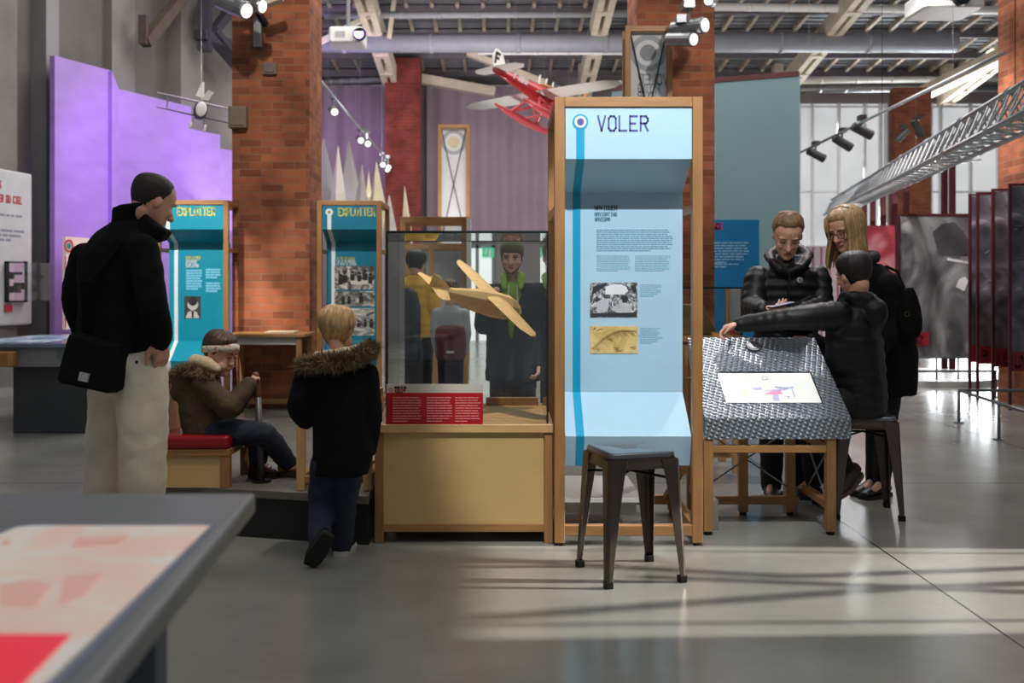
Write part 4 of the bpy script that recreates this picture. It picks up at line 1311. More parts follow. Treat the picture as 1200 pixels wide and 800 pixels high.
# ================================================================== platform, bench, stick, trestle
t = thing('cockpit_platform', (-1.3, 5.3, 0), 'low black platform with grey top under the seated toddler', 'platform')
A, B_ = V((-2.1, 5.21, 0)), V((-.66, 4.84, 0))
d_ = (B_ - A).normalized(); n_ = V((-d_.y, d_.x, 0))
def slab(e0, e1, z0, z1, off):
    a, c = A + d_ * e0 + n_ * off, B_ - d_ * e1 + n_ * off
    return MB().hexa([V((q.x, q.y, z0)) for q in (a, c, V((c.x, c.y + .8, 0)), V((a.x, a.y + .8, 0)))] + [V((q.x, q.y, z1)) for q in (a, c, V((c.x, c.y + .8, 0)), V((a.x, a.y + .8, 0)))])
obj('plinth', slab(0, 0, 0, .2, .01), mat('black_plinth', (20, 20, 21), .6, var=.1), t)
obj('top', slab(0, -.0, .2, .24, 0), mat('grey_platform_top', (104, 98, 92), .55, var=.15, scale=3), t, bevel=.003)
t = thing('cockpit_bench', (-1.57, 5.2, .24), 'small oak bench with red cushion under the toddler', 'bench')
bx0, bx1, by0, by1 = -1.77, -1.388, 4.985 + .06, 5.46
zp = .24
for x in (bx0, bx1 - .045):
    for y in (by0, by1 - .045):
        obj('post', MB().box(x, x + .045, y, y + .045, zp, .40), wood, t, bevel=.003)
obj('front_panel', MB().box(bx0 + .045, bx1 - .045, by0 + .01, by0 + .025, zp, .40), ply, t)
obj('seat_board', MB().box(bx0, bx1, by0 - .002, by1, .40, .436), woodh, t, bevel=.003)
obj('cushion', MB().box(bx0 + .02, bx1 + .0, by0 - .012, by1 - .1, .437, .507), mat('red_vinyl', (150, 14, 26), .28, var=.05), t, bevel=.022, seg=4)
obj('backrest', MB().box(-1.80, -1.765, 5.12, 5.44, .28, .80), wood, t, bevel=.004)
t = thing('control_stick', W(303, 500, 5.3), 'upright control stick with brown grip held by the toddler', 'control stick')
p0, p1, p2 = W(306.5, 560, 5.2), W(302, 463, 5.2), W(299.5, 440, 5.2); p0.z = .24
obj('rod', MB().tube([p0, p1], .0175, 14), mat('grey_rod', (92, 92, 92), .4, .4), t, smooth=True)
obj('grip', MB().tube([p1, p2], .0195, 14, round_ends=True), mat('brown_grip', (112, 58, 40), .5), t, smooth=True)
obj('base_plate', MB().tube([p0, p0 + V((0, 0, .012))], .05, 20), black_steel, t)
t = thing('oak_trestle', (-.86, 5.0, .24), 'light oak trestle frame on the platform behind the standing boy', 'trestle')
zt2 = .71
for x in (-1.035, -.70):
    for y in (4.97, 5.42):
        obj('post', MB().box(x, x + .042, y, y + .042, .241, zt2), mat('light_oak', (208, 164, 108), .5, var=.12, scale=5, stretch=(6, 6, 1)), t, bevel=.003)
for y in (4.975, 5.425):
    obj('rail', MB().box(-.993, -.70, y, y + .034, .275, .312), woodh, t, bevel=.003)
    obj('rail', MB().box(-.993, -.70, y, y + .034, zt2 - .04, zt2), woodh, t, bevel=.003)
for x in (-1.03, -.695):
    obj('side_rail', MB().box(x, x + .032, 5.012, 5.42, zt2 - .04, zt2), wood, t)
    obj('side_rail', MB().box(x, x + .032, 5.012, 5.42, .275, .312), wood, t)
obj('tie_rod', MB().tube([(-.98, 5.2, .6), (-.70, 5.0, .33)], .006, 8), white_paint, t)

# ================================================================== foreground screen table
zT = .85
cr = V((-.485, 1.95, zT)); dr = V((.078, -1, 0)).normalized(); dl = V((-1, -.0, 0))
t = thing('screen_table', (-1.0, 1.3, 0), 'dark grey table with a pink lit map screen, blurred in the near corner', 'screen table')
P4 = [cr + dr * 1.3, cr, cr + dl * 1.5, cr + dl * 1.5 + dr * 1.3]
dn = V((0, 0, -.04))
obj('tabletop', MB().hexa([P4[3] + dn, P4[0] + dn, P4[1] + dn, P4[2] + dn, P4[3], P4[0], P4[1], P4[2]]), mat('dark_grey_tabletop', (102, 107, 107), .4, var=.06), t, bevel=.008, seg=3)
up_ = V((0, 0, 1))
pts = [(246, 618), (40, 618), (20, 620), (0, 628), (-60, 660), (-200, 800), (-220, 860), (-10, 860), (58, 800)]
sb = decal('screen_frame', [(253, 615), (38, 615), (16, 618), (-6, 627), (-75, 660), (-220, 800), (-240, 870), (0, 870), (74, 800)], mat('pale_blue_bezel', (110, 122, 140), .3), t, cr, up_, .0005, .0015)
decal('screen', pts, ramp_noise_mat('map_screen', [(.30, (216, 180, 164)), (.46, (212, 190, 174)), (.55, (206, 204, 194)), (.66, (216, 176, 160))], 4.5, 3, .35, 1.2, emit=.3), t, cr, up_, .0025)
decal('red_panel', [(83, 749), (-160, 749), (-300, 860), (-20, 860), (34, 800)], emis('screen_red', (220, 34, 56), .5), t, cr, up_, .005)
rm = emis('screen_salmon', (214, 166, 150), .3)
for a in (([(4, 637), (13, 637), (11, 642), (2, 642)]), ([(0, 690), (36, 684), (60, 690), (40, 715), (0, 712)]), ([(75, 680), (120, 676), (100, 700), (70, 712)]), ([(90, 634), (150, 632), (140, 640), (84, 644)])):
    decal('map_mark', a, rm, t, cr, up_, .0052, .001)
for x, y in ((-.62, 1.72), (-1.75, 1.72), (-.56, .85), (-1.7, .85)):
    obj('leg', MB().box(x - .03, x + .03, y - .03, y + .03, 0, zT - .041), mat('grey_leg', (84, 90, 98), .5), t, bevel=.004)

# ================================================================== right hand exhibits
tealw = mat('grey_teal_wall', (104, 132, 138), .8, var=.05, scale=1)
a, c = V((4.31, 14.53, 0)), V((1.7, 15.63, 0))
nn = V((.39, .92, 0)) * .15
p1_, p2_ = V((4.31, 14.53, 4.35)), V((1.7, 15.63, 4.35))
t = thing('teal_partition', (3.2, 15, 0), 'tall grey-teal partition wall with dark red top, behind the boy', 'partition')
obj('panel', MB().hexa([a, c, c + nn, a + nn, p1_, p2_, p2_ + nn, p1_ + nn]), tealw, t)
up2 = V((0, 0, .075)); sh = nn.normalized() * -.01
obj('coping', MB().hexa([p1_ + sh, p2_ + sh, p2_ + nn, p1_ + nn, p1_ + up2 + sh, p2_ + up2 + sh, p2_ + nn + up2, p1_ + nn + up2]), red_steel, t)
t = thing('blue_text_panel', (2.7, 12.5, 0), 'bright blue text panel standing between the brick column and the boy', 'text panel')
p, q = W(815, 440, 12.5), W(890, 257, 12.5)
obj('board', MB().box(p.x, q.x, 12.5, 12.56, 0, q.z), mat('bright_blue_panel', (0, 122, 182), .5, var=.05), t, bevel=.004)
p = W(826, 268, 12.49); obj('heading', letters(MB(), 'NCE', (2.635, 12.497, p.z), EX, EZ, .065, .28, .9, .7), mat('pink_print', (222, 60, 120), .5), t)
p = W(826, 285, 12.49); b = text_rows(MB(), (p.x, 12.498, p.z), EX, EZ, .56, 8, .035, .4, .15, seed=21)
p = W(826, 310, 12.49); b = text_rows(b, (p.x, 12.498, p.z), EX, EZ, .5, 2, .035, .4, .15, seed=22)
obj('body_text', b, mat('sky_text', (150, 210, 240), .6), t)

mural = ramp_noise_mat('mural_print', [(.28, (40, 40, 44)), (.45, (92, 90, 92)), (.58, (140, 140, 142)), (.75, (186, 184, 184))], 1.6, 6, .4, 1.6, (1, 1, .6))
t = thing('mural_panel', (5.6, 13.2, .08), 'large grey cloudy mural panel with a red caption behind the woman', 'panel')
p, q = W(1056, 420, 13.0), W(1137, 253, 13.0)
obj('print', MB().box(p.x, q.x, 13.0, 13.03, p.z, q.z), mural, t)
b = MB()
for k in range(3):
    x = W(1053.5 + 3 * k, 300, 13.0).x
    b.box(x - .012, x + .012, 12.985 + .12 * k, 13.03 + .12 * k, .08, q.z + .02)
b.box(p.x, q.x, 12.985, 13.03, q.z, q.z + .03)
b.box(q.x - .02, q.x + .01, 12.985, 13.03, .08, q.z + .03)
obj('frame', b, red_steel, t)
p_, q_ = W(1060, 405, 13), W(1088, 389, 13)
obj('caption', MB().box(p_.x, q_.x, 12.985, 12.999, p_.z, q_.z), mat('caption_red', (150, 22, 40), .5, var=.15), t)
obj('caption_letters', letters(MB(), '1924', (p_.x + .05, 12.984, p_.z + .03), EX, EZ, .1, .2, .95, .7), mat('caption_letters', (96, 14, 28), .5), t)
b = MB()
pw = [W(1110, 302, 13), W(1137, 307, 13), W(1137, 309.5, 13), W(1110, 305, 13)]
b.prism([(v.x, 12.998, v.z) for v in pw], (0, -.004, 0))
obj('print_highlight', b, mat('print_highlight', (206, 206, 208), .5), t)
b = MB()
pw = [W(1124, 327, 13), W(1131, 324, 13), W(1134.5, 329, 13), W(1130, 341, 13), W(1120, 336, 13)]
b.prism([(v.x, 12.998, v.z) for v in pw], (0, -.004, 0))
obj('print_highlight', b, mat('print_highlight', (206, 206, 208), .5), t)
pw = [W(1093, 272, 13), W(1104, 262, 13), W(1118, 260, 13), W(1128, 270, 13), W(1136, 283, 13), W(1136, 300, 13), W(1112, 300, 13), W(1100, 298, 13)]
obj('print_shape', MB().prism([(v.x, 12.998, v.z) for v in pw], (0, -.003, 0)), mat('print_dark', (62, 60, 64), .5, var=.2), t)
t = thing('red_mural', (6.3, 15.5, 0), 'red and pink mural panel glimpsed behind the woman\'s shoulder', 'panel')
p, q = W(1000, 400, 15.5), W(1054, 264, 15.5)
obj('board', MB().box(p.x, q.x, 15.5, 15.55, 0, q.z), ramp_noise_mat('red_mural_print', [(.3, (120, 40, 52)), (.46, (196, 70, 86)), (.56, (222, 150, 160)), (.7, (236, 206, 208))], 1.3, 2, .5, .8, emit=0), t)
t = thing('pale_mural', (5.2, 15.8, 0), 'pale mauve striped panel between the boy and the woman', 'panel')
p, q = W(946, 400, 15.8), W(986, 288, 15.8)
obj('board', MB().box(p.x, q.x, 15.8, 15.85, 0, q.z), mat('pale_mauve_board', (196, 180, 188), .6, var=.1), t)
b = MB()
for k in range(4):
    x = p.x + .08 + k * .13; b.box(x, x + .03, 15.79, 15.8, .2, q.z - .02)
obj('stripes', b, mat('rose_stripe', (160, 90, 108), .6), t)
cloud = ramp_noise_mat('sky_print', [(.25, (34, 34, 38)), (.45, (78, 76, 84)), (.6, (112, 108, 118)), (.74, (190, 182, 190))], 2.2, 6, .35, 1.5)
band = mat('panel_red_band', (120, 14, 32), .45, var=.12)
for k, (px, py, Y) in enumerate(((1137, 227, 11.5), (1146, 225, 11.22), (1164, 221, 10.8), (1184, 215, 10.25))):
    p, q = W(px, 424, Y), W(px, py, Y)
    zt3, x = q.z, q.x
    w = .62
    lab = ['farthest of the overlapping red-framed photo panels, next to the grey mural', 'second farthest red-framed photo panel with a mesh pattern', 'second nearest red-framed photo panel at the right', 'nearest and rightmost red-framed photo panel'][k]
    t = thing('red_framed_panel', (x + w / 2, Y, 0), lab, 'panel', 'overlapping red-framed panels')
    obj('print', MB().box(x + .02, x + w, Y, Y + .015, .52, zt3 - .03), cloud, t)
    b = MB()
    b.box(x - .012, x + .014, Y - .006, Y + .022, .0, zt3); b.box(x + w, x + w + .026, Y - .006, Y + .022, .0, zt3); b.box(x + .014, x + w, Y - .006, Y + .022, zt3 - .024, zt3)
    obj('frame', b, red_steel, t)
    obj('caption_band', MB().box(x + .022, x + w, Y - .008, Y + .022, .40, .60), band, t)
    obj('caption_letters', letters(MB(), ('I', 'R', 'LE', 'UN')[k], (x + .05, Y - .009, .44), EX, EZ, .11, .2, 1, .6), mat('band_letters', (84, 8, 22), .5), t)
    b = MB()
    rnd = random.Random(k)
    for j in range(26 if k == 1 else 10):
        zz = rnd.uniform(1.3, zt3 - .15); xx = x + rnd.uniform(.03, .35)
        b.bar((xx, Y - .002, zz), (xx + rnd.uniform(.01, .08), Y - .002, zz + rnd.uniform(-.03, .03)), .008, .002)
    obj('print_marks', b, mat('print_pale_marks', (190, 190, 196), .5), t)
posts = ((1013, 236, 17.5), (1023, 232, 17.2), (1035, 226, 17.0), (1048, 217, 16.6), (1062, 211, 16.2), (1107, 187, 15.6), (1116, 183, 15.4))
for k, (px, py, Y) in enumerate(posts):
    p, q = W(px, py, Y), W(px, py, Y)
    b = MB().box(p.x - .04, p.x + .04, Y - .04, Y + .04, 0, p.z)
    o = obj('dark_red_post', b, red_steel, bevel=.004)
    tag(o, ('leftmost dark red post, above the woman\'s head', 'second dark red post from the left, over the woman\'s hair', 'third dark red post from the left under the truss', 'dark red post just left of the far brick column', 'dark red post in front of the far brick column', 'left one of the paired red posts before the right window', 'right one of the paired red posts before the right window')[k], 'post', 'dark red posts under the truss')
# round plinth and rails
o = obj('round_platform', MB().disc((5.6, 13.7, 0), 1.15, EX, (0, 1, 0), .08, 64), mat('pale_platform', (150, 152, 150), .35, var=.1))
tag(o, 'low round pale platform under the mural panel', 'platform')
rail_m = mat('rail_grey', (118, 122, 126), .35, .6, var=.05)
def barrier(label, pts, z, loc, nposts, zb=0.0):
    t = thing('barrier_rail', loc, label, 'barrier')
    b = MB().tube(pts, .014, 10)
    obj('rail', b, rail_m, t, smooth=True)
    for q in nposts:
        obj('post', MB().tube([(q[0], q[1], zb), (q[0], q[1], z)], .013, 10), rail_m, t, smooth=True)
        obj('flange', MB().tube([(q[0], q[1], zb), (q[0], q[1], zb + .008)], .045, 16), rail_m, t)
zr_ = .30
barrier('low grey barrier rail with a corner, nearest on the right', [(7.0, 9.29, zr_), (4.25, 9.29, zr_), (4.1, 8.24, zr_), (4.0, 7.4, zr_)], zr_, (4.25, 9.29, 0), ((4.25, 9.29), (4.1, 8.24), (6.0, 9.29)))
barrier('low barrier rail in front of the round platform', [(3.9, 11.45, zr_), (5.67, 11.45, zr_)], zr_, (4.8, 11.45, 0), ((5.66, 11.45), (4.1, 11.45)))
barrier('farthest low barrier rail, standing on the round platform', [(4.7, 12.87, .36), (5.9, 12.87, .36)], .36, (5.2, 12.87, .08), ((5.88, 12.87), (5.6, 12.87), (5.3, 12.87), (4.98, 12.87)), .08)

# ================================================================== truss, tracks, lamps, projectors
alu = mat('aluminium', (188, 192, 196), .3, .75, var=.05)
t = thing('lighting_truss', (5.5, 14, 3), 'silver lattice lighting truss running away along the right side', 'truss')
N0, N1 = W(1200, 97, 7.4), W(957, 245, 23.3)
ax = (N1 - N0).normalized()
N1 = N0.lerp(N1, .8)
N0 = N0 - ax * 1.2
side = ax.cross(V((0, 0, 1))).normalized()
dn_ = V((0, 0, -.30))
T0, T1 = N0, N1
A0_, A1_ = N0 + dn_ - side * .15, N1 + dn_ - side * .15
B0_, B1_ = N0 + dn_ + side * .15, N1 + dn_ + side * .15
b = MB()
for p, q in ((T0, T1), (A0_, A1_), (B0_, B1_)): b.tube([p, q], .026, 10)
obj('main_tube', b, alu, t, smooth=True)
b = MB(); n = 46
for k in range(n):
    s0, s1, sm = k / n, (k + 1) / n, (k + .5) / n
    for e0, e1 in ((A0_, A1_), (B0_, B1_)):
        b.tube([T0.lerp(T1, s0), e0.lerp(e1, sm)], .009, 6); b.tube([e0.lerp(e1, sm), T0.lerp(T1, s1)], .009, 6)
    b.tube([A0_.lerp(A1_, s0), B0_.lerp(B1_, s0)], .009, 6); b.tube([A0_.lerp(A1_, s0), B0_.lerp(B1_, s1)], .009, 6)
obj('lattice', b, alu, t)
for k in range(1, 9):
    for e0, e1 in ((T0, T1), (A0_, A1_), (B0_, B1_)):
        c = e0.lerp(e1, k / 9)
        obj('coupler', MB().tube([c - ax * .05, c + ax * .05], .034, 10), alu, t)
b = MB(); 
for s in (.1, .55):
    q = T0.lerp(T1, s); b.tube([q, (q.x, q.y, zr(max(q.y, 15)) - .02)], .004, 6)
obj('suspension_wire', b, black_steel, t)

def track(label, p, q, r=.02):
    t = thing('lighting_track', V(p).lerp(V(q), .5), label, 'lighting track')
    obj('bar', MB().tube([p, q], r, 8), alu, t, smooth=True)
    for s in (.15, .5, .85):
        c = V(p).lerp(V(q), s); b = MB().tube([c, (c.x, c.y, (zr(max(c.y, 15)) - .02) if c.x > -2 else (zr(c.y) - .5 - .05 * (c.y - 14.5) if c.y > 14.6 else 6.95))], .0022, 6)
        obj('suspension_wire', b, steel, t)
    return t
track('thin lighting track crossing in front of the left window on the right', W(1176, 62, 9.4), W(925, 185, 16.4))
track('diagonal lighting track between the big brick column and the red pillar', (-2.42, 12.4, 4.0), (-2.5, 21.75, 4.0))
track('short lighting track in front of the right-hand window', W(1060, 200, 18), W(1150, 187, 18), .015)
def lamp(loc, target, label, s=1.0, m=None, lens=True, drop=.12):
    loc = V(loc); m = m or steel
    t = thing('track_spotlight', loc, label, 'spotlight', 'track spotlights')
    d = (V(target) - loc).normalized()
    b = MB().tube([loc - d * .12 * s, loc - d * .11 * s, loc + d * .12 * s, loc + d * .13 * s], [.035 * s, .05 * s, .055 * s, .05 * s], 16)
    obj('lamp_body', b, m, t, smooth=False)
    if lens: obj('lens', MB().tube([loc + d * .128 * s, loc + d * .135 * s], .042 * s, 16), lamp_white, t)
    b = MB().tube([loc, loc + V((0, 0, drop * s))], .012 * s, 8)
    b.box(loc.x - .035 * s, loc.x + .035 * s, loc.y - .06 * s, loc.y + .06 * s, loc.z + drop * s - .01, loc.z + drop * s + .05 * s)
    obj('bracket', b, m, t)
    return t
for px, py, Y, tx, lab in ((956, 181, 15.4, (1, 0, -.5), 'lowest spotlight on the track before the window'), (987, 167, 14.1, (1, 0, -.6), 'middle spotlight on the track before the window'), (1010, 153, 13.3, (1, 0, -.5), 'highest spotlight on the track before the window')):
    p = W(px, py, Y); lamp(p, p + V(tx), lab, 1.2, mat('dark_lamp', (70, 70, 72), .4, .5), False)
for px, py, Y, lab in ((384, 121, 14.4, 'spotlight at the column edge on the diagonal track'), (406, 150, 17.2, 'upper lit spotlight in the middle of the diagonal track'), (414, 160, 17.6, 'lower lit spotlight in the middle of the diagonal track'), (452, 196, 22.6, 'left lit spotlight at the far end of the diagonal track'), (458, 199, 22.9, 'middle lit spotlight at the far end of the diagonal track'), (463, 202, 23.1, 'right lit spotlight at the far end of the diagonal track')):
    lamp((-2.42 - .06 * (Y - 12.4) / 10.9 + (.035 if px in (414, 458) else -.035), min(Y, 21.45 if px == 463 else 21.05 if px == 458 else 20.6), 3.82), (1.0, 4, .6), lab, 1.2, drop=.15)
for px, py, Y, tx, lab in ((1058, 158, 17, (-1, 0, -1), 'left spotlight before the right-hand window'), (1092, 198, 18, (-1, 0, -1), 'spotlight hanging left on the short track by the right window'), (1075, 150, 14, (.5, 0, -1), 'spotlight under the right roof beam')):
    p = W(px, py, Y); lamp(p, p + V(tx), lab, 1.0, mat('dark_lamp', (70, 70, 72), .4, .5), False)
p = W(806, 32, 9.6); lamp(p, p + V((1, -1.0, -.1)), 'upper silver spotlight on the right-hand brick column', 1.5)
p = W(797, 46, 9.6); lamp(p, p + V((1, -1.2, -.3)), 'lower silver spotlight on the right-hand brick column', 1.3)
p = W(832, 2, 9.6); lamp(p, p + V((-.3, -1, -.2)), 'bright spotlight cut by the top edge beside the right column', 1.0)
p = W(272, 6, 9.6); lamp(p, p + V((1, -.6, -.5)), 'spotlight cut by the top edge at the big brick column', 1.6)
p = W(290, 3, 9.7); lamp(p, p + V((1, -.4, -.35)), 'second spotlight at the top of the big brick column', 1.4)
o = obj('batten', MB().bar(W(308, 4, 9.9), W(330, -4, 9.9), .12, .08), cream_steel, bevel=.01)
tag(o, 'cream bracket block at the top edge of the big brick column', 'bracket')
o = obj('tube_lamp', MB().tube([W(679, 56, 19.9), W(697, 56, 19.9)], .05, 12, round_ends=True), emis('tube_glow', (255, 250, 235), 1.3), smooth=True)
tag(o, 'short glowing tube lamp under the roof beam above the seaplane', 'lamp')
o = obj('ridge_lamp', MB().tube([(10.16, 20.7, 6.18), (10.16, 20.85, 6.17)], .05, 12, round_ends=True), emis('small_glow', (255, 244, 220), 2.5), smooth=True)
tag(o, 'tiny glowing lamp on the right roof beam', 'lamp')

def projector(loc, wx, dy, hz, label, lens_m, lens_dir):
    t = thing('ceiling_projector', loc, label, 'projector')
    x, y, z = loc
    b = MB(); 
    def rr(zz, k): return [V((x + a * wx / 2 * k, y + c * dy / 2 * k, zz)) for a, c in ((-.9, -1), (.9, -1), (1, -.85), (1, .85), (.9, 1), (-.9, 1), (-1, .85), (-1, -.85))]
    b.rings([rr(z - hz / 2, .92), rr(z - hz * .42, 1), rr(z + hz * .4, 1), rr(z + hz / 2, .94)])
    obj('housing', b, white_paint, t, bevel=.01)
    lx = x + lens_dir * wx * .36
    obj('lens', MB().tube([(lx, y - dy / 2 - .0, z), (lx, y - dy / 2 - .07, z - .01)], [.1, .085], 20), black_steel, t)
    obj('lens_glass', MB().tube([(lx, y - dy / 2 - .068, z - .01), (lx, y - dy / 2 - .075, z - .01)], .07, 20), lens_m, t)
    b = MB()
    for k in range(6): b.box(x - wx * .3 + k * wx * .05, x - wx * .3 + k * wx * .05 + .01, y - dy / 2 - .006, y - dy / 2 + .01, z - hz * .2, z + hz * .2)
    obj('grille', b, grey_paint, t)
    obj('mount', MB().tube([(x, y, z + hz / 2), (x, y, z + hz / 2 + .7)], .03, 10), grey_paint, t)
projector(W(1106, 6, 11), .66, .6, .2, 'white ceiling projector near the top right corner', mat('dark_lens', (20, 20, 30), .1), .2)
projector(W(408, 45, 15), .5, .5, .24, 'white ceiling projector glowing violet right of the big brick column', emis('violet_lens', (190, 150, 255), 5), 1.15)

# ================================================================== hanging aeroplanes
f_ = V((.64, .70, -.2)).normalized(); r_ = f_.cross(V((0, 0, 1))).normalized(); u_ = r_.cross(f_).normalized()
C0 = W(628, 108, 13)
sr = mat('seaplane_red', (176, 26, 36), .3, var=.08, coat=.4); sw_ = mat('seaplane_white', (232, 232, 226), .35, var=.03); sp_ = mat('float_pink_red', (214, 84, 92), .3, var=.05, coat=.3)
t = thing('model_seaplane', C0, 'large red and white model seaplane hanging under the roof', 'model aeroplane')
def L(a, b_, c): return C0 + f_ * a * .85 + r_ * b_ * .72 + u_ * c * .68
secs = [(-.98, .02, .05), (-.6, .07, .1), (-.1, .12, .16), (.35, .15, .19), (.7, .15, .19), (.95, .12, .14), (1.05, .05, .06)]
b = MB().rings([[L(a, w * math.cos(2 * PI * k / 14), h * math.sin(2 * PI * k / 14)) for k in range(14)] for a, w, h in secs])
obj('fuselage', b, sr, t, smooth=True)
for s in (1, -1):
    obj('wing', wing(MB(), L(.08, s * .1, -.04), r_ * s, f_, u_, 1.24, .34, .25, .04), sw_, t)
    obj('tailplane', wing(MB(), L(-.86, s * .02, .06), r_ * s, f_, u_, .38, .22, .16, .018), sw_, t)
    fc = lambda a, h: L(a, s * .34, h - .48)
    b = MB().rings([[fc(a, z) + r_ * w * .75 * math.cos(2 * PI * k / 10) + u_ * .75 * hh * math.sin(2 * PI * k / 10) for k in range(10)] for a, w, hh, z in ((-.55, .015, .02, .05), (-.3, .05, .05, .02), (.1, .075, .07, 0), (.5, .07, .06, .0), (.8, .05, .045, .03), (.92, .012, .015, .06))])
    obj('float', b, sp_, t, smooth=True)
    b = MB()
    for a0, a1 in ((-.2, 0), (.45, .3), (-.2, .3), (.45, 0)):
        b.tube([fc(a0, .05), L(a1, s * .1, -.1)], .017, 8)
    obj('strut', b, sp_, t)
b = MB().tube([L(.1, -.34, -.44), L(.1, .34, -.44)], .016, 8)
obj('cross_strut', b, sp_, t)
b = MB().prism([L(-1.0, .012, .03), L(-.68, .012, .09), L(-.82, .012, .34), L(-.9, .012, .4), L(-.99, .012, .4), L(-1.03, .012, .2)], -r_ * .024)
fin = obj('tail_fin', b, sw_, t, bevel=.008)
obj('registration', letters(MB(), 'F', L(-.97, .0125, .14), f_, u_, .12, .3, 1, .8), ink, t)
obj('registration', letters(MB(), 'F AIMG', L(-.62, .115, -.03), (f_ + r_ * .09).normalized(), u_, .065, .26, .9, .7), sw_, t)
b = MB().ell(L(.3, 0, .19), .2, .065, .05, (f_, r_, u_))
obj('cockpit', b, mat('cockpit_ochre', (150, 96, 40), .3), t, smooth=True)
for a in (.0, .16, .32): obj('exhaust_pipe', MB().tube([L(a, .04, .17), L(a, .05, .34)], .012, 6), sw_, t)
obj('spinner', MB().tube([L(.9, 0, .1), L(1.12, 0, .0)], .05, 12), sw_, t)
b = MB()
for a in (0, 1): b.bar(L(1.08, 0, 0) + (r_ if a == 0 else -r_) * .0, L(1.1, 0, 0) + (r_ * .1 + u_ * (.4 if a == 0 else -.4)), .07, .015, up=f_)
obj('propeller', b, wood, t)
b = MB()
for q in (L(-.5, 0, .1), L(.5, .3, .06), L(.5, -.3, .06)): b.tube([q, (q.x, q.y, 7.0)], .002, 5)
obj('hanging_wire', b, steel, t)

C0 = W(234, 130, 11.5)
f_ = V((.35, -.9, -.1)).normalized(); r_ = V((-.93, -.34, .17)); r_ = (r_ - f_ * r_.dot(f_)).normalized(); u_ = r_.cross(f_).normalized()
if u_.z < 0: u_ = -u_
def L(a, b_, c): return C0 + f_ * a + r_ * b_ + u_ * c
t = thing('model_biplane', C0, 'small grey and white model aeroplane hanging beside the big brick column', 'model aeroplane')
gl_ = mat('biplane_grey', (176, 168, 176), .5, var=.05); dk_ = mat('biplane_dark', (62, 56, 62), .5); wh_ = emis('biplane_white_glow', (238, 238, 236), .12)  # white parts carry a faint added emission, they are no lamps
b = MB().rings([[L(a, w * math.cos(2 * PI * k / 10), h * math.sin(2 * PI * k / 10)) for k in range(10)] for a, w, h in ((-.5, .02, .03), (-.2, .06, .09), (.1, .08, .11), (.3, .07, .09), (.36, .03, .04))])
obj('fuselage', b, dk_, t, smooth=True)
for s in (1, -1):
    obj('upper_wing', wing(MB(), L(.05, s * .01, .09), r_ * s, f_, u_, .48, .16, .13, .025), gl_, t)
    obj('lower_wing', wing(MB(), L(.05, s * .05, -.07), r_ * s, f_, u_, .42, .12, .09, .018), dk_, t)
    obj('wheel', MB().tube([L(.12, s * .08 - .012, -.19), L(.12, s * .08 + .012, -.19)], .045, 16), wh_, t)
    b = MB().tube([L(.1, s * .05, -.08), L(.12, s * .08, -.19)], .01, 6)
    b.tube([L(.08, s * .36, -.06), L(.08, s * .37, .09)], .008, 6)
    obj('strut', b, gl_, t)
obj('nose_plate', MB().ell(L(.34, .01, .0), .03, .06, .085, (f_, r_, u_)), wh_, t, smooth=True)
b = MB().prism([L(.2, .02, .12), L(.2, -.06, .12), L(.25, -.10, .22), L(.25, -.03, .23)], f_ * .02)
obj('windscreen', b, wh_, t)
b = MB().prism([L(-.46, .05, .2), L(-.46, -.05, .2), L(-.46, -.02, .38), L(-.46, .01, .38)], f_ * .02)
obj('tail_fin', b, wh_, t)
b = MB().tube([L(0, 0, .1), L(0, 0, .1) + V((0, 0, 3))], .003, 5)
obj('hanging_wire', b, steel, t)

# ================================================================== unseen gobo wall and bars on the right, added to shape the floor light
b = MB()
x = 5.0
b.box(x, x + .12, 2.2, 3.72, 0, 4.2); b.box(x, x + .12, 4.70, 6.2, 0, 4.2); b.box(x, x + .12, 3.72, 4.70, 0, .45); b.box(x, x + .12, 3.72, 4.70, 1.92, 4.2)
struct('wall_gobo', b, plaster)
b = MB()
w_ = .045
for y0, y1, wd_ in ((3.82, 3.845, 0), (4.62, 4.635, 0)):
    b.box(x + .03, x + .08, y0, y1, .45, 2.1)
b.bar((x + .05, 4.62, .5), (x + .05, 4.30, 1.5), .05, .05); b.bar((x + .05, 4.30, 1.5), (x + .05, 4.60, 2.1), .05, .05)
b.bar((x + .05, 4.38, .5), (x + .05, 4.18, 1.35), .12, .05); b.bar((x + .05, 4.18, 1.35), (x + .05, 3.78, 2.1), .06, .05)
b.bar((x + .05, 4.14, .5), (x + .05, 4.12, 1.2), .17, .05); b.bar((x + .05, 4.12, 1.2), (x + .05, 4.3, 1.7), .05, .05)
struct('window_3', b, black_steel)  # unseen bars added to draw shadow lines across the floor patch
# ================================================================== people
skin = mat('skin_fair', (224, 170, 142), .5, var=.06, scale=18)
skin_w = mat('skin_warm', (214, 158, 130), .5, var=.06, scale=18)
eye_w = mat('eye_white', (226, 222, 214), .3, var=.02)
eye_d = mat('eye_dark', (40, 28, 22), .2, var=.05)
lip_m = mat('lip', (186, 106, 98), .45, var=.05)
blackcloth = mat('black_wool', (13, 13, 15), .9, var=.25, scale=20, spec=.2, bump=.15, bscale=160)
blackpuff = mat('black_nylon', (11, 11, 13), .5, spec=.35, var=.2, scale=12)
jeans = mat('dark_denim', (30, 38, 56), .85, var=.25, scale=14, bump=.1, bscale=120)
blk_trs = mat('black_trousers', (16, 16, 18), .8, var=.2)
rubber = mat('black_rubber', (20, 20, 20), .7)

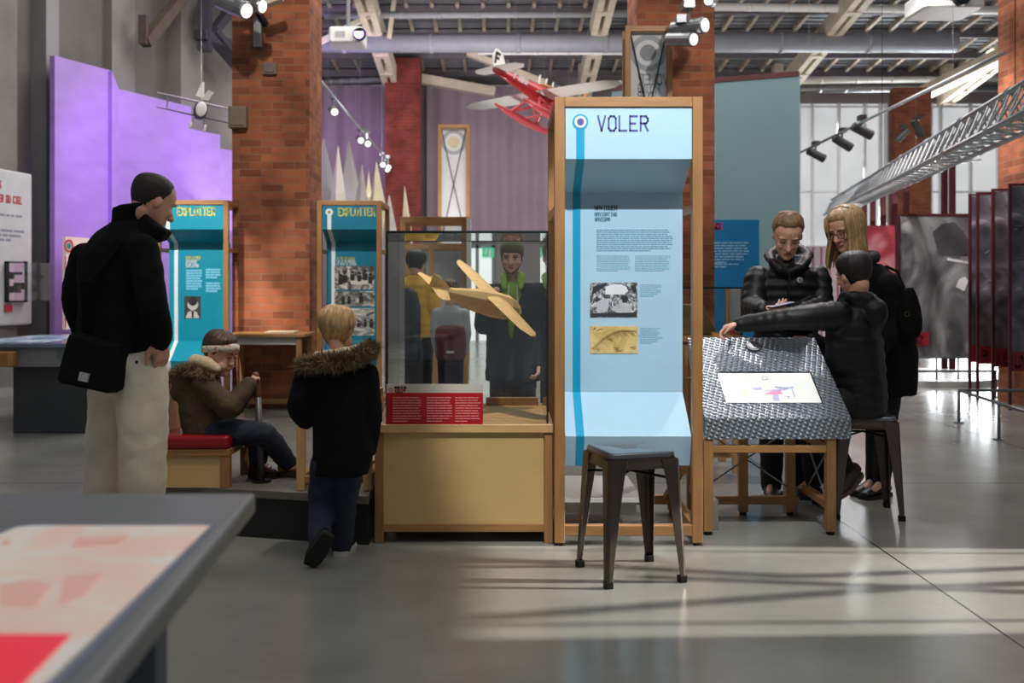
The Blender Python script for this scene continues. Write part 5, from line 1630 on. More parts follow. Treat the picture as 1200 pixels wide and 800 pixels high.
HEADT = [(0, .08, .34, .16), (.05, .15, .385, .05), (.15, .22, .39, -.10), (.25, .26, .385, -.22), (.35, .285, .39, -.32), (.45, .30, .385, -.38), (.55, .32, .375, -.42),
         (.65, .335, .385, -.44), (.75, .335, .37, -.44), (.85, .30, .30, -.40), (.93, .22, .20, -.30), (.98, .11, .08, -.17), (1.0, .03, .0, -.06)]
def hsec(z):
    for a, b_ in zip(HEADT, HEADT[1:]):
        if z <= b_[0]:
            f = (z - a[0]) / (b_[0] - a[0])
            return [a[i] + (b_[i] - a[i]) * f for i in range(1, 4)]
    return HEADT[-1][1:]
class Hd:
    def __init__(s, c, f, up, H, child=False):
        s.child = child
        s.c, s.H = V(c), H
        s.f = V(f).normalized()
        s.r = s.f.cross(V(up)).normalized()
        s.u = s.r.cross(s.f).normalized()
    def P(s, x, y, z):      # x right, y forward, z 0 (chin) .. 1 (top), in head heights
        return s.c + (s.r * x + s.f * y + s.u * (z - .5)) * s.H
    def surf(s, z, th, off=0.0):   # th 0 = front, +90 = right
        w, yf, yb = hsec(max(0, min(1, z)))
        m, h = (yf + yb) / 2, (yf - yb) / 2
        return s.P((w + off) * math.sin(th), m + (h + off) * math.cos(th), z)
    def build(s, mb, ears=True):
        n = 24
        ch = s.child
        mb.rings([[s.surf(z, 2 * PI * k / n) for k in range(n)] for z, *_ in HEADT])
        H = s.H
        if ch:
            mb.tube([s.P(0, .36, .5), s.P(0, .39, .44), s.P(0, .43, .385)], [.03 * H, .04 * H, .05 * H], 10, True)
            for q in (-1, 1):
                mb.ell(s.P(q * .17, .27, .27), .13 * H, .13 * H, .13 * H)
            mb.ell(s.P(0, .28, .72), .26 * H, .13 * H, .16 * H, (s.r, s.f, s.u))
        else:
            mb.tube([s.P(0, .375, .56), s.P(0, .42, .46), s.P(0, .475, .37)], [.03 * H, .042 * H, .058 * H], 10, True)
        for q in (-1, 1):
            mb.ell(s.P(q * .045, .42, .355), .04 * H, .045 * H, .035 * H, (s.r, s.f, s.u), 8, 6)
            if ears:
                a = (s.f * .9 + s.r * q * .35).normalized()
                mb.ell(s.P(q * .325, -.05, .46), .03 * H, .065 * H, .105 * H, ((s.r * q - s.f * .4 * 1).normalized(), a, s.u), 10, 8)
            if not ch: mb.ell(s.P(q * .14, .345, .60), .11 * H, .05 * H, .03 * H, (s.r, s.f, s.u), 10, 6)
            mb.ell(s.P(q * .15, .31, .40), .1 * H, .07 * H, .09 * H, (s.r, s.f, s.u), 10, 6)
        mb.ell(s.P(0, .375, .235), .1 * H, .04 * H, .045 * H, (s.r, s.f, s.u), 10, 6)
        mb.ell(s.P(0, .35, .08), .1 * H, .06 * H, .07 * H, (s.r, s.f, s.u), 10, 6)
    def face(s, t, brow=None, down=False, mouth=True, glasses=None):
        H = s.H
        for q in (-1, 1):
            if not down:
                obj('eye', MB().ell(s.P(q * .145, .352, .525), .06 * H, .035 * H, .03 * H, (s.r, s.f, s.u), 12, 8), eye_w, t, True)
                obj('iris', MB().ell(s.P(q * .14, .382, .523), .024 * H, .012 * H, .027 * H, (s.r, s.f, s.u), 10, 6), eye_d, t, True)
            obj('eyelash', MB().tube([s.P(q * .085, .385, .518 if down else .545), s.P(q * .14, .397, .505 if down else .56), s.P(q * .205, .362, .515 if down else .545)], .011 * H, 6, True), eye_d, t, True)
            if brow:
                obj('eyebrow', MB().tube([s.P(q * .07, .40, .605), s.P(q * .15, .40, .63), s.P(q * .235, .345, .605)], [.018 * H, .02 * H, .01 * H], 6, True, .6), brow, t, True)
        if mouth:
            obj('lips', MB().tube([s.P(-.1, .385, .232), s.P(-.04, .41, .24), s.P(0, .413, .235), s.P(.04, .41, .24), s.P(.1, .385, .232)], [.008 * H, .022 * H, .024 * H, .022 * H, .008 * H], 8, True), lip_m, t, True)
        if glasses:
            b = MB()
            for q in (-1, 1):
                b.torus(s.P(q * .155, .44, .51), .1 * H, .01 * H, (s.r, s.u, s.f), 20, 6)
                b.tube([s.P(q * .255, .43, .53), s.P(q * .36, .0, .53)], .01 * H, 6)
            b.tube([s.P(-.055, .445, .53), s.P(.055, .445, .53)], .01 * H, 6)
            obj('glasses', b, glasses, t)
    def hair(s, t, m, thick=.05, front=.82, temple=.72, side=.52, back=.2, rough=.4, seed=1, n=72, top_boost=1.0, name='hair'):
        rnd = random.Random(seed)
        ph = [rnd.uniform(0, 6.28) for _ in range(8)]
        def zl(th):
            a = abs(((th + PI) % (2 * PI)) - PI)
            ks = [(0, front), (.75, front - .01), (1.05, temple), (1.45, side), (1.8, side - .06), (2.3, (side + back) / 2 - .05), (PI, back)]
            for (a0, v0), (a1, v1) in zip(ks, ks[1:]):
                if a <= a1: return v0 + (v1 - v0) * (a - a0) / (a1 - a0)
            return back
        rings = []
        S = 14
        for k in range(S + 1):
            f = k / S
            ring = []
            for i in range(n):
                th = 2 * PI * i / n
                z0 = zl(th) + .012 * math.sin(th * 23 + ph[0]) + .01 * math.sin(th * 41 + ph[1])
                z = z0 + (1.0 - z0) * (f ** .8)
                nz = .5 + .25 * math.sin(th * 17 + ph[2] + 3 * f) + .15 * math.sin(th * 31 + ph[3] - 2 * f) + .1 * math.sin(th * 53 + ph[4])
                off = thick * (min(1, .35 + 2.4 * f)) * (1 - rough + rough * 2 * nz * .6)
                p = s.surf(z, th, off)
                up_off = thick * top_boost * max(0, (z - .7) / .3) * (1 - rough * .5 + rough * nz)
                ring.append(p + s.u * up_off * s.H)
            rings.append(ring)
        return obj(name, MB().rings(rings), m, t, True)

def hand(mb, w, d, nrm, s=1.0, curl=(.5, .6, .65, .7), side=1, thumb=.5, spread=.05):
    """palm and five fingers; d along the fingers, nrm out of the palm, side = +1 thumb at d x nrm"""
    d = V(d).normalized(); nrm = V(nrm); nrm = (nrm - d * nrm.dot(d)).normalized()
    lt = d.cross(nrm).normalized() * side
    w = V(w)
    pl = .092 * s
    mb.rings([[w + d * a + lt * (x * ww) + nrm * (y * hh) for x, y in ((1, .5), (.8, 1), (-.8, 1), (-1, .5), (-1, -.5), (-.8, -1), (.8, -1), (1, -.5))] for a, ww, hh in ((-.01 * s, .026 * s, .018 * s), (.03 * s, .038 * s, .017 * s), (pl * .8, .042 * s, .014 * s), (pl, .039 * s, .011 * s))])
    for k, (off, ln, c) in enumerate(zip((.031, .0105, -.0105, -.031), (.072, .08, .074, .058), curl)):
        p = w + d * (pl - .012 * s) + lt * off * s
        dd = (d + lt * off * spread * 20).normalized()
        pts, rs = [p], [.0092 * s]
        ang = 0
        for seg, frac in enumerate((.45, .32, .23)):
            ang += c * (.9 if seg == 0 else 1.1)
            dirv = dd * math.cos(ang) + nrm * math.sin(ang)
            p = p + dirv * ln * frac * s * (1.25 if seg == 0 else 1)
            pts.append(p); rs.append((.0088, .0078, .0066)[seg] * s)
        mb.tube(pts, rs, 8, True)
    p = w + d * .022 * s + lt * .034 * s
    a1 = (d * .65 + lt * .75 + nrm * .3).normalized(); a2 = (d * (.95 - .2 * thumb) + lt * (.3 - .5 * thumb) + nrm * .5 * thumb).normalized()
    mb.tube([p - a1 * .012 * s, p + a1 * .034 * s, p + a1 * .034 * s + a2 * .03 * s, p + a1 * .034 * s + a2 * .054 * s], [.0135 * s, .0115 * s, .0095 * s, .0075 * s], 8, True)

def sweep_torso(mb, secs, fwd, n=28, pw=2.3, puff=0.0, per=.07, tilt=None):
    """secs: (centre, half width, half depth) from hem to neck; puff adds quilt rolls"""
    fwd = V(fwd); fwd.z = 0; fwd.normalize()
    lat = fwd.cross(V((0, 0, 1))).normalized()
    out = []
    tot = 0
    K = 1
    if puff:
        K = 8
    for a, b_ in zip(secs, secs[1:]):
        ln = (V(b_[0]) - V(a[0])).length
        for k in range(K):
            f = k / K
            c = V(a[0]).lerp(V(b_[0]), f)
            out.append((c, a[1] + (b_[1] - a[1]) * f, a[2] + (b_[2] - a[2]) * f, tot + ln * f))
        tot += ln
    out.append((V(secs[-1][0]), secs[-1][1], secs[-1][2], tot))
    rings = []
    for c, w, d, s in out:
        q = 1 + (puff * (abs(math.sin(PI * s / per)) - .6) if puff else 0)
        ring = []
        for i in range(n):
            a = 2 * PI * i / n
            ca, sa = math.cos(a), math.sin(a)
            x = math.copysign(abs(ca) ** (2 / pw), ca) * w * q
            y = math.copysign(abs(sa) ** (2 / pw), sa) * d * q
            ring.append(c + lat * x + fwd * y)
        rings.append(ring)
    mb.rings(rings)
def sleeve(mb, pts, rs, puff=0.0, per=.06, n=16):
    pts = [V(p) for p in pts]
    P, R = [], []
    tot = 0
    # rounded elbow: resample with a quadratic blend
    dense = []
    for i in range(len(pts) - 1):
        for k in range(10):
            f = k / 10
            dense.append((pts[i].lerp(pts[i + 1], f), rs[i] + (rs[i + 1] - rs[i]) * f))
    dense.append((pts[-1], rs[-1]))
    for it in range(3):
        dense = [dense[0]] + [((dense[i - 1][0] + dense[i][0] * 2 + dense[i + 1][0]) / 4, dense[i][1]) for i in range(1, len(dense) - 1)] + [dense[-1]]
    for i, (p, r) in enumerate(dense):
        if i: tot += (p - dense[i - 1][0]).length
        P.append(p); R.append(r * (1 + (puff * (abs(math.sin(PI * tot / per)) - .6) if puff else 0)))
    mb.tube(P, R, n, True)
def shoe(t, heel, toe, upv, wd, m_up, m_sole, hh=.075, name='shoe', shaft=0):
    heel, toe = V(heel), V(toe)
    d = (toe - heel); ln = d.length; d.normalize()
    u = V(upv); u = (u - d * u.dot(d)).normalized()
    r = d.cross(u).normalized()
    def foot(s):
        return wd * (.36 + .10 * math.sin(s * PI * .9)) * (1 if s < .9 else .82) * (.78 if s < .02 else 1) + wd * .06 * math.sin(max(0, s - .4) * PI / .6)
    ss = (0, .06, .2, .4, .6, .8, .93, 1.0)
    tops = (.8, .98, 1.0, .95, .72, .5, .40, .22)
    b = MB().rings([[heel + d * ln * s + r * foot(s) * math.cos(a) * (1 if math.sin(a) < .3 else .82) + u * (.018 + (hh * tp) * max(0, .5 + .5 * math.sin(a))) for a in [2 * PI * k / 16 for k in range(16)]] for s, tp in zip(ss, tops)])
    if shaft:
        c = heel + d * ln * .2 + u * (.018 + hh * .6)
        b.tube([c, c + u * shaft], [wd * .44, wd * .47], 16, False)
    o = obj(name, b, m_up, t, True)
    b = MB().rings([[heel + d * ln * s * 1.02 - d * ln * .01 + r * (foot(s) + .005) * math.cos(a) + u * (.022 if math.sin(a) > 0 else 0) for a in [2 * PI * k / 16 + .001 for k in range(16)]] for s in ss])
    obj('sole', b, m_sole, o, False)
    return o
def fur(mb, centers, r, count, ln, seed=3, droop=0.0):
    """fuzzy roll: a core tube bristling with fine tufts"""
    rnd = random.Random(seed)
    mb.tube(centers, r * .8, 12, True)
    for k in range(count):
        i = rnd.randrange(len(centers) - 1)
        f = rnd.random()
        c = V(centers[i]).lerp(V(centers[i + 1]), f)
        v = V((rnd.gauss(0, 1), rnd.gauss(0, 1), rnd.gauss(0, 1))).normalized()
        ax = (V(centers[i + 1]) - V(centers[i])).normalized()
        v = (v - ax * v.dot(ax) * .7).normalized()
        b0 = c + v * r * .7
        tip = c + v * (r + ln * rnd.uniform(.4, 1.0)) + V((rnd.gauss(0, .25), rnd.gauss(0, .25), rnd.gauss(-droop, .25))) * ln
        s_ = v.cross(V((rnd.random(), rnd.random(), rnd.random() + .1))).normalized() * ln * .11
        q_ = v.cross(s_).normalized() * ln * .11
        mb.add([b0 + s_, b0 - s_ * .5 + q_, b0 - s_ * .5 - q_, tip], [(0, 1, 3), (1, 2, 3), (2, 0, 3), (2, 1, 0)])

def body(t, hd, pel, chest, neck, arms, legs, hands, k=1.0, m=skin, voxel=.006, ears=True, necklen=.052):
    b = MB()
    hd.build(b, ears)
    b.tube([V(neck) - V((0, 0, .04 * k)), V(neck).lerp(hd.P(0, -.12, .2), .5), hd.P(0, -.12, .25)], [necklen * k * 1.15, necklen * k, necklen * k], 14, True)
    b.tube([pel, V(pel).lerp(V(chest), .5), chest, neck], [.1 * k, .09 * k, .1 * k, .05 * k], 14, True)
    for a in arms:
        b.tube([V(chest).lerp(V(a[0]), .3), a[0], a[1], a[2]], [.05 * k, .043 * k, .036 * k, .026 * k], 12, True)
    for l in legs:
        b.tube([pel, l[0], l[1], l[2]], [.06 * k, .068 * k, .046 * k, .034 * k], 12, True)
        b.tube([l[2], l[3]], [.032 * k, .022 * k], 10, True)
    for h in hands:
        hand(b, **h)
    o = obj('body', b, m, t)
    bake(o, voxel, 2)
    return o
def cloth(name, mb, m, t, voxel=.011, smooth=4, disp=.012, dscale=.08):
    o = obj(name, mb, m, t)
    return bake(o, voxel, smooth, disp, dscale)

# ------------------------------------------------------------------ man in the black coat, seen from behind
t = thing('person', W(145, 684, 4.2), 'man in a black coat and pale trousers seen from behind, looking down right', 'person')
fw = V((.55, .835, 0))
hd = Hd(W(178, 236, 4.22), (.60, .70, -.40), (.28, .2, .93), .235)
pel, chest, neck = W(150, 432, 4.22), W(139, 318, 4.22), W(160, 268, 4.22)
aL = (W(104, 304, 4.33), W(90, 352, 4.32), W(102, 392, 4.38)); aR = (W(168, 290, 4.10), W(180, 362, 4.04), W(187, 397, 4.12))
lL = (W(135, 445, 4.26), W(126, 540, 4.27), W(119, 655, 4.30), W(128, 668, 4.5)); lR = (W(166, 445, 4.16), W(168, 540, 4.12), W(164, 660, 4.16), W(176, 672, 4.36))
body(t, hd, pel, chest, neck, (aL, aR), (lL, lR), (dict(w=aR[2], d=(.05, .12, -.9), nrm=(-.8, .4, 0), side=-1, curl=(.4, .5, .5, .5)), dict(w=aL[2], d=(.4, .3, -.6), nrm=(.7, -.3, .3), side=1, curl=(.9, 1, 1, 1))), 1.0, skin_w, .006)
hd.hair(t, mat('short_dark_hair', (40, 31, 26), .6, var=.3, scale=60), .014, .90, .84, .58, .20, .5, 4, top_boost=.5)
b = MB()
sweep_torso(b, [(W(139, 412, 4.22), .195, .15), (W(138, 392, 4.22), .185, .145), (W(137, 355, 4.22), .172, .135), (W(136, 322, 4.22), .175, .14), (W(138, 298, 4.22), .178, .135), (W(144, 280, 4.22), .155, .115), (W(150, 268, 4.22), .115, .095), (W(157, 258, 4.22), .082, .078)], fw)
sleeve(b, (V(aL[0]) + fw * -.01, aL[1], aL[2]), (.078, .068, .056)); sleeve(b, aR, (.066, .064, .056))
cloth('coat', b, blackcloth, t, .012, 9, .016, .09)
b = MB()      # stand-up collar with the points turned out
rings = []
for zz, r_, px in ((270, .088, 153), (258, .09, 157), (243, .098, 160)):
    c = W(px, zz, 4.22)
    rings.append([c + V((math.cos(2 * PI * k / 20) * r_, math.sin(2 * PI * k / 20) * r_ * .95, (.018 if zz < 250 else 0) * math.sin(2 * PI * k / 20 + 2.4))) for k in range(20)])
b.rings(rings)
b.prism([W(168, 248, 4.15), W(180, 262, 4.12), W(195, 270, 4.12), W(187, 281, 4.12), W(172, 285, 4.12), W(160, 272, 4.13)], V((.0, .09, 0)))
cloth('collar', b, blackcloth, t, .009, 2, .004)
b = MB()
sweep_torso(b, [(W(151, 462, 4.21), .135, .115), (W(151, 440, 4.21), .165, .13), (W(152, 410, 4.21), .155, .12)], fw)
for l, r in ((lL, (.104, .094, .083)), (lR, (.106, .096, .085))):
    sleeve(b, (l[0], l[1], l[2]), r)
cloth('trousers', b, mat('stone_trousers', (222, 210, 186), .85, var=.12, scale=7, bump=.1, bscale=60), t, .012, 4, .024, .1)
for q_ in ((160, 424),):
    c = W(q_[0], q_[1], 4.075); obj('button', MB().ell(c, .006, .006, .006), ink, t)
for l in (lL, lR):
    h = V((l[2].x, l[2].y, 0)) - fw * .07
    shoe(t, h, h + fw * .29, (0, 0, 1), .105, mat('black_shoe', (24, 22, 20), .4), rubber)
# his shoulder bag
t = thing('shoulder_bag', W(100, 462, 4.05), 'black shoulder bag with a pale badge hanging at the man\'s left hip', 'bag')
P_ = [W(64, 448, 4.0), W(128, 462, 3.98), W(139, 404, 4.02), W(80, 388, 4.06)]
off = V((.03, .085, 0))
b = MB()
def lerp4(u, v): return P_[0].lerp(P_[1], u).lerp(P_[3].lerp(P_[2], u), v)
b.rings([[lerp4(.5 + .5 * k * x, .5 + .5 * k * y) + off * d_ for x, y in ((-1, -.86), (-.9, -1), (.9, -1), (1, -.86), (1, .86), (.9, 1), (-.9, 1), (-1, .86))] for k, d_ in ((.88, -.15), (1.0, .1), (1.02, .6), (.96, 1.0))])
mat('black_bag_cloth', (7, 7, 8), .85, var=.2, spec=.2)
obj('pouch', b, blackcloth, t, bevel=.006)
obj('badge', MB().prism([lerp4(.46, .16), lerp4(.62, .16), lerp4(.62, .32), lerp4(.46, .32)], V((-.001, -.004, 0)) + off * -.2), mat('pale_badge', (168, 168, 166), .4), t)
for q in (0,):
    b = MB().bar(P_[3].lerp(P_[2], .25) + off * .4, W(100, 330, 4.02), .04, .006, up=(0, 1, 0)); b.bar(W(100, 330, 4.02), W(140, 280, 4.06), .04, .006, up=(0, 1, 0))
    obj('strap', b, blackcloth, t)

# ------------------------------------------------------------------ boy walking away
t = thing('person', W(398, 650, 4.62), 'small blond boy in a black fur-hooded coat walking away from the camera', 'person')
fw = V((.12, 1, 0)).normalized()
hd = Hd(W(395, 387, 4.66), (.18, .95, -.22), (.0, .2, .97), .205, True)
pel, chest, neck = W(396, 535, 4.62), W(398, 460, 4.62), W(397, 417, 4.62)
aL = (W(362, 438, 4.62), W(350, 476, 4.56), W(358, 492, 4.76)); aR = (W(429, 438, 4.62), W(434, 482, 4.60), W(431, 525, 4.70))
lL = (W(380, 545, 4.62), W(376, 592, 4.66), W(375, 634, 4.50), W(366, 655, 4.46)); lR = (W(409, 545, 4.62), W(403, 594, 4.66), W(400, 638, 4.69), W(403, 646, 4.80))
body(t, hd, pel, chest, neck, (aL, aR), (lL, lR), (dict(w=aL[2], d=(.3, .9, .1), nrm=(.9, -.2, 0), side=1, s=.62, curl=(.7, .8, .8, .8)), dict(w=aR[2], d=(-.1, .5, -.8), nrm=(-.9, .1, 0), side=-1, s=.62)), .62, skin, .006)
blond = mat('blond_hair', (192, 154, 106), .5, var=.4, scale=22, stretch=(3, 3, .5))
hd.hair(t, blond, .115, .80, .70, .40, .06, .7, 9, top_boost=.6)
b = MB()
sweep_torso(b, [(W(399, 556, 4.62), .128, .105), (W(402, 535, 4.62), .14, .11), (W(402, 500, 4.62), .138, .108), (W(400, 462, 4.62), .14, .108), (W(398, 438, 4.62), .135, .1), (W(397, 422, 4.62), .09, .08)], fw)
sleeve(b, aL, (.062, .06, .048)); sleeve(b, aR, (.06, .056, .048))
cloth('coat', b, blackcloth, t, .010, 4, .012, .07)
b = MB()
hp = [W(352, 431, 4.58), W(364, 426, 4.535), W(382, 424, 4.50), W(400, 424, 4.50), W(418, 419, 4.52), W(431, 412, 4.56), W(436, 406, 4.62)]
fur(b, hp, .033, 2600, .030, 5)
obj('fur_trim', b, mat('fur_brown', (124, 104, 76), .8, var=.5, scale=25), t)
b = MB()
b.tube([W(372, 418, 4.56), W(392, 416, 4.54), W(420, 410, 4.58)], .028, 12, True)
cloth('hood_lining', b, mat('cream_fleece', (214, 196, 158), .9, var=.15, scale=40), t, .008, 2, .008, .02)
b = MB()
for l in (lL, lR): sleeve(b, (l[0], l[1], l[2]), (.07, .060, .052))
cloth('jeans', b, jeans, t, .009, 3, .018, .06)
bs = mat('black_sneaker', (20, 21, 24), .5); ws = mat('pale_sole', (196, 194, 188), .6)
shoe(t, W(386, 628, 4.42), W(363, 663, 4.44), (-.3, .85, .3), .078, bs, rubber, .06)
h = V((lR[2].x, lR[2].y - .045, 0)); shoe(t, h, h + fw * .185, (0, 0, 1), .076, bs, ws, .062)

# ------------------------------------------------------------------ toddler on the bench
t = thing('person', W(245, 512, 5.2), 'toddler in olive parka and patterned headband sitting on the bench gripping a stick', 'person')
fw = V((1, -.08, 0)).normalized()
hd = Hd(W(257, 413, 5.2), (.88, -.25, -.36), (.35, -.05, .93), .215, True)
pel, chest, neck = W(246, 494, 5.2), W(236, 462, 5.2), W(247, 438, 5.2)
aR = (W(240, 450, 5.10), W(268, 480, 5.06), W(292, 450, 5.16)); aL = (W(240, 450, 5.31), W(268, 482, 5.34), W(291, 457, 5.26))
lR = (W(250, 505, 5.13), W(311, 508, 5.20), W(338, 542, 5.35), W(348, 545, 5.36)); lL = (W(250, 504, 5.27), W(302, 509, 5.30), W(303, 540, 5.33), W(316, 552, 5.31))
body(t, hd, pel, chest, neck, (aR, aL), (lR, lL), (dict(w=aR[2], d=(.55, .35, .75), nrm=(.55, .8, -.3), side=1, s=.56, curl=(1.0, 1.05, 1.1, 1.1), thumb=1), dict(w=aL[2], d=(.6, -.2, .6), nrm=(.5, -.8, -.2), side=-1, s=.56, curl=(1.0, 1.05, 1.1, 1.1), thumb=1)), .58, skin, .0055)
hd.face(t, mat('brown_brow', (96, 66, 46), .6), down=True)
hd.hair(t, mat('brown_hair', (74, 50, 34), .5, var=.4, scale=25, stretch=(1, 3, 3)), .055, .84, .72, .46, .14, .4, 5)
b = MB()
n = 36
rings = []
for za, off in ((-.085, .05), (-.07, .08), (.06, .08), (.075, .05)):
    ring = []
    for i in range(n):
        th = 2 * PI * i / n
        z = .60 + .19 * math.cos(th) * 1.0 + za
        ring.append(hd.surf(min(.97, z), th, off))
    rings.append(ring)
b.rings(rings, closed_caps=False)
b.rings([[p + (hd.P(0, 0, .6) - p) * .06 for p in r] for r in rings], closed_caps=False)
hb = obj('headband', b, ramp_noise_mat('patterned_headband', [(.40, (214, 204, 190)), (.52, (226, 214, 200)), (.58, (196, 92, 92)), (.66, (120, 130, 110))], 45, 2, .8, .5), t, True)
olive = mat('olive_parka', (74, 58, 38), .8, var=.22, scale=10, bump=.1, bscale=80)
b = MB()
sweep_torso(b, [(W(246, 516, 5.2), .128, .118), (W(243, 500, 5.2), .135, .125), (W(238, 480, 5.2), .128, .118), (W(235, 460, 5.2), .12, .108), (W(238, 445, 5.2), .1, .085), (W(245, 436, 5.2), .06, .06)], fw)
sleeve(b, aR, (.062, .058, .042)); sleeve(b, aL, (.062, .058, .042))
b.ell(W(220, 447, 5.2), .085, .11, .07)
b.ell(W(214, 458, 5.2), .06, .1, .06)
cloth('parka', b, olive, t, .009, 3, .018, .06)
b = MB()
fur(b, [W(207, 446, 5.28), W(206, 437, 5.2), W(212, 434, 5.12), W(224, 433, 5.08), W(236, 436, 5.07), W(247, 443, 5.07)], .026, 1300, .026, 8)
obj('fur_trim', b, MATS['fur_brown'], t)
b = MB(); b.tube([W(226, 428, 5.24), W(229, 424, 5.16), W(243, 426, 5.09), W(254, 432, 5.09)], [.035, .042, .036, .022], 12, True)
b.ell(W(234, 430, 5.2), .07, .085, .05)
cloth('hood_lining', b, MATS['cream_fleece'], t, .008, 2, .008, .02)
b = MB()
for l in (lR, lL): sleeve(b, (l[0], l[1], l[2]), (.072, .064, .048))
cloth('jeans', b, jeans, t, .009, 3, .016, .05)
tan = mat('tan_boot', (170, 112, 52), .6, var=.15, scale=20); brn = mat('brown_boot', (92, 60, 40), .6, var=.15)
zf = .243
for l, m_, dx in ((lR, tan, .03), (lL, brn, 0)):
    h = V((l[2].x - .05, l[2].y, zf)); o = shoe(t, h, h + V((.15, -.01, .012 if dx else 0)), (0, 0, 1), .07, m_, mat('gum_sole', (60, 44, 32), .7), .062, 'boot', .05)
    b = MB()
    for k in range(4): 
        c = h + V((.06 + .018 * k, 0, .085 - .012 * k)); b.tube([c + V((0, -.02, 0)), c + V((.004, 0, .008)), c + V((0, .02, 0))], .003, 6)
    obj('laces', b, mat('pale_lace', (196, 172, 130), .7), o)

# ------------------------------------------------------------------ boy reading his phone
t = thing('person', W(921, 585, 5.92), 'boy with short brown hair in a black quilted jacket looking at his phone', 'person')
fw = V((-.12, -1, 0)).normalized()
hd = Hd(W(923, 276, 5.86), (-.16, -.80, -.52), (-.05, -.5, .85), .245)
pel, chest, neck = W(921, 420, 5.95), W(922, 345, 5.95), W(924, 312, 5.95)
aR = (W(888, 326, 5.96), W(882, 360, 5.88), W(893, 363, 5.66)); aL = (W(958, 325, 5.96), W(962, 360, 5.88), W(933, 368, 5.66))
lR = (W(905, 430, 5.95), W(904, 500, 5.95), W(904, 568, 5.98), W(902, 578, 5.85)); lL = (W(938, 430, 5.95), W(938, 500, 5.95), W(938, 568, 5.98), W(939, 578, 5.85))
body(t, hd, pel, chest, neck, (aR, aL), (lR, lL), (dict(w=aR[2], d=(.75, -.5, .12), nrm=(-.1, .3, .9), side=-1, s=.95, curl=(.35, .4, .45, .5), thumb=.8), dict(w=aL[2], d=(-.75, -.45, .1), nrm=(.1, .3, .9), side=1, s=.95, curl=(.35, .4, .45, .5), thumb=.8)), .95, skin, .006)
hd.face(t, mat('brown_brow', (96, 66, 46), .6), down=True)
hd.hair(t, mat('short_brown_hair', (136, 106, 76), .6, var=.4, scale=40), .045, .87, .82, .60, .24, .5, 12, top_boost=2.2)
b = MB()
sweep_torso(b, [(W(921, 425, 5.95), .185, .13), (W(921, 400, 5.95), .19, .135), (W(921, 360, 5.95), .185, .13), (W(922, 335, 5.95), .2, .125), (W(923, 318, 5.95), .165, .105), (W(924, 308, 5.95), .085, .08)], fw, puff=.09, per=.062)
sleeve(b, aR, (.082, .075, .055), .1, .06); sleeve(b, aL, (.082, .075, .055), .1, .06)
cloth('quilted_jacket', b, blackpuff, t, .009, 2, .005, .05)
b = MB()
b.tube([W(914, 318, 5.82), W(905, 307, 5.86), W(901, 300, 5.95), W(910, 294, 6.03), W(924, 291, 6.06), W(938, 293, 6.03), W(948, 299, 5.95), W(945, 307, 5.86), W(935, 318, 5.82)], [.02, .026, .032, .038, .042, .038, .032, .026, .02], 12, True)
b.tube([W(914, 316, 5.82), W(923, 320, 5.82), W(936, 314, 5.82)], .03, 10, True)
sweep_torso(b, [(W(924, 324, 5.93), .14, .1), (W(924, 310, 5.94), .11, .095), (W(924, 299, 5.98), .095, .09)], fw)
cloth('hood', b, blackpuff, t, .01, 3, .01, .05)
obj('zip', MB().bar(W(925, 322, 5.80), W(922, 400, 5.795), .008, .012, up=(0, 1, 0)), mat('zip_dark', (40, 40, 44), .4, .5), t)
c = W(937.5, 328, 5.80)
bd = obj('badge', MB().disc(c, .016, (1, 0, 0), (0, 0, 1), -.012), mat('badge_white', (206, 206, 204), .5), t)
obj('badge_mark', MB().disc(c + V((0, -.012, 0)), .010, (1, 0, 0), (0, 0, 1), -.001, 20, r_in=.004), ink, bd)
b = MB()
sweep_torso(b, [(W(921, 450, 5.95), .14, .1), (W(921, 415, 5.95), .165, .115)], fw)
for l in (lR, lL): sleeve(b, (l[0], l[1], l[2]), (.092, .074, .062))
cloth('trousers', b, blk_trs, t, .012, 3, .015)
for l in (lR, lL):
    h = V((l[2].x, l[2].y + .06, 0)); shoe(t, h, h + fw * .27, (0, 0, 1), .1, mat('dark_trainer', (30, 30, 32), .5), ws)
t = thing('mobile_phone', W(918, 358, 5.52), 'dark phone held flat in the hands of the boy in the quilted jacket', 'phone')
c = W(916, 357.5, 5.55)
a_, b_ = V((.95, .1, .2)).normalized(), V((-.1, .96, .03)).normalized()
n_ = a_.cross(b_).normalized()
def slabat(c, a, b, n, wa, wb, th):
    return MB().rings([[c + a * x * wa / 2 * k + b * y * wb / 2 * k + n * z for x, y in ((-1, -.85), (-.9, -1), (.9, -1), (1, -.85), (1, .85), (.9, 1), (-.9, 1), (-1, .85))] for z, k in ((-th / 2, .97), (-th / 4, 1), (th / 4, 1), (th / 2, .97))])
obj('case', slabat(c, a_, b_, n_, .145, .075, .009), mat('phone_black', (18, 18, 20), .3), t)
obj('screen', slabat(c + n_ * .0052, a_, b_, n_, .136, .068, .001), emis('phone_glow', (150, 150, 170), .5), t)

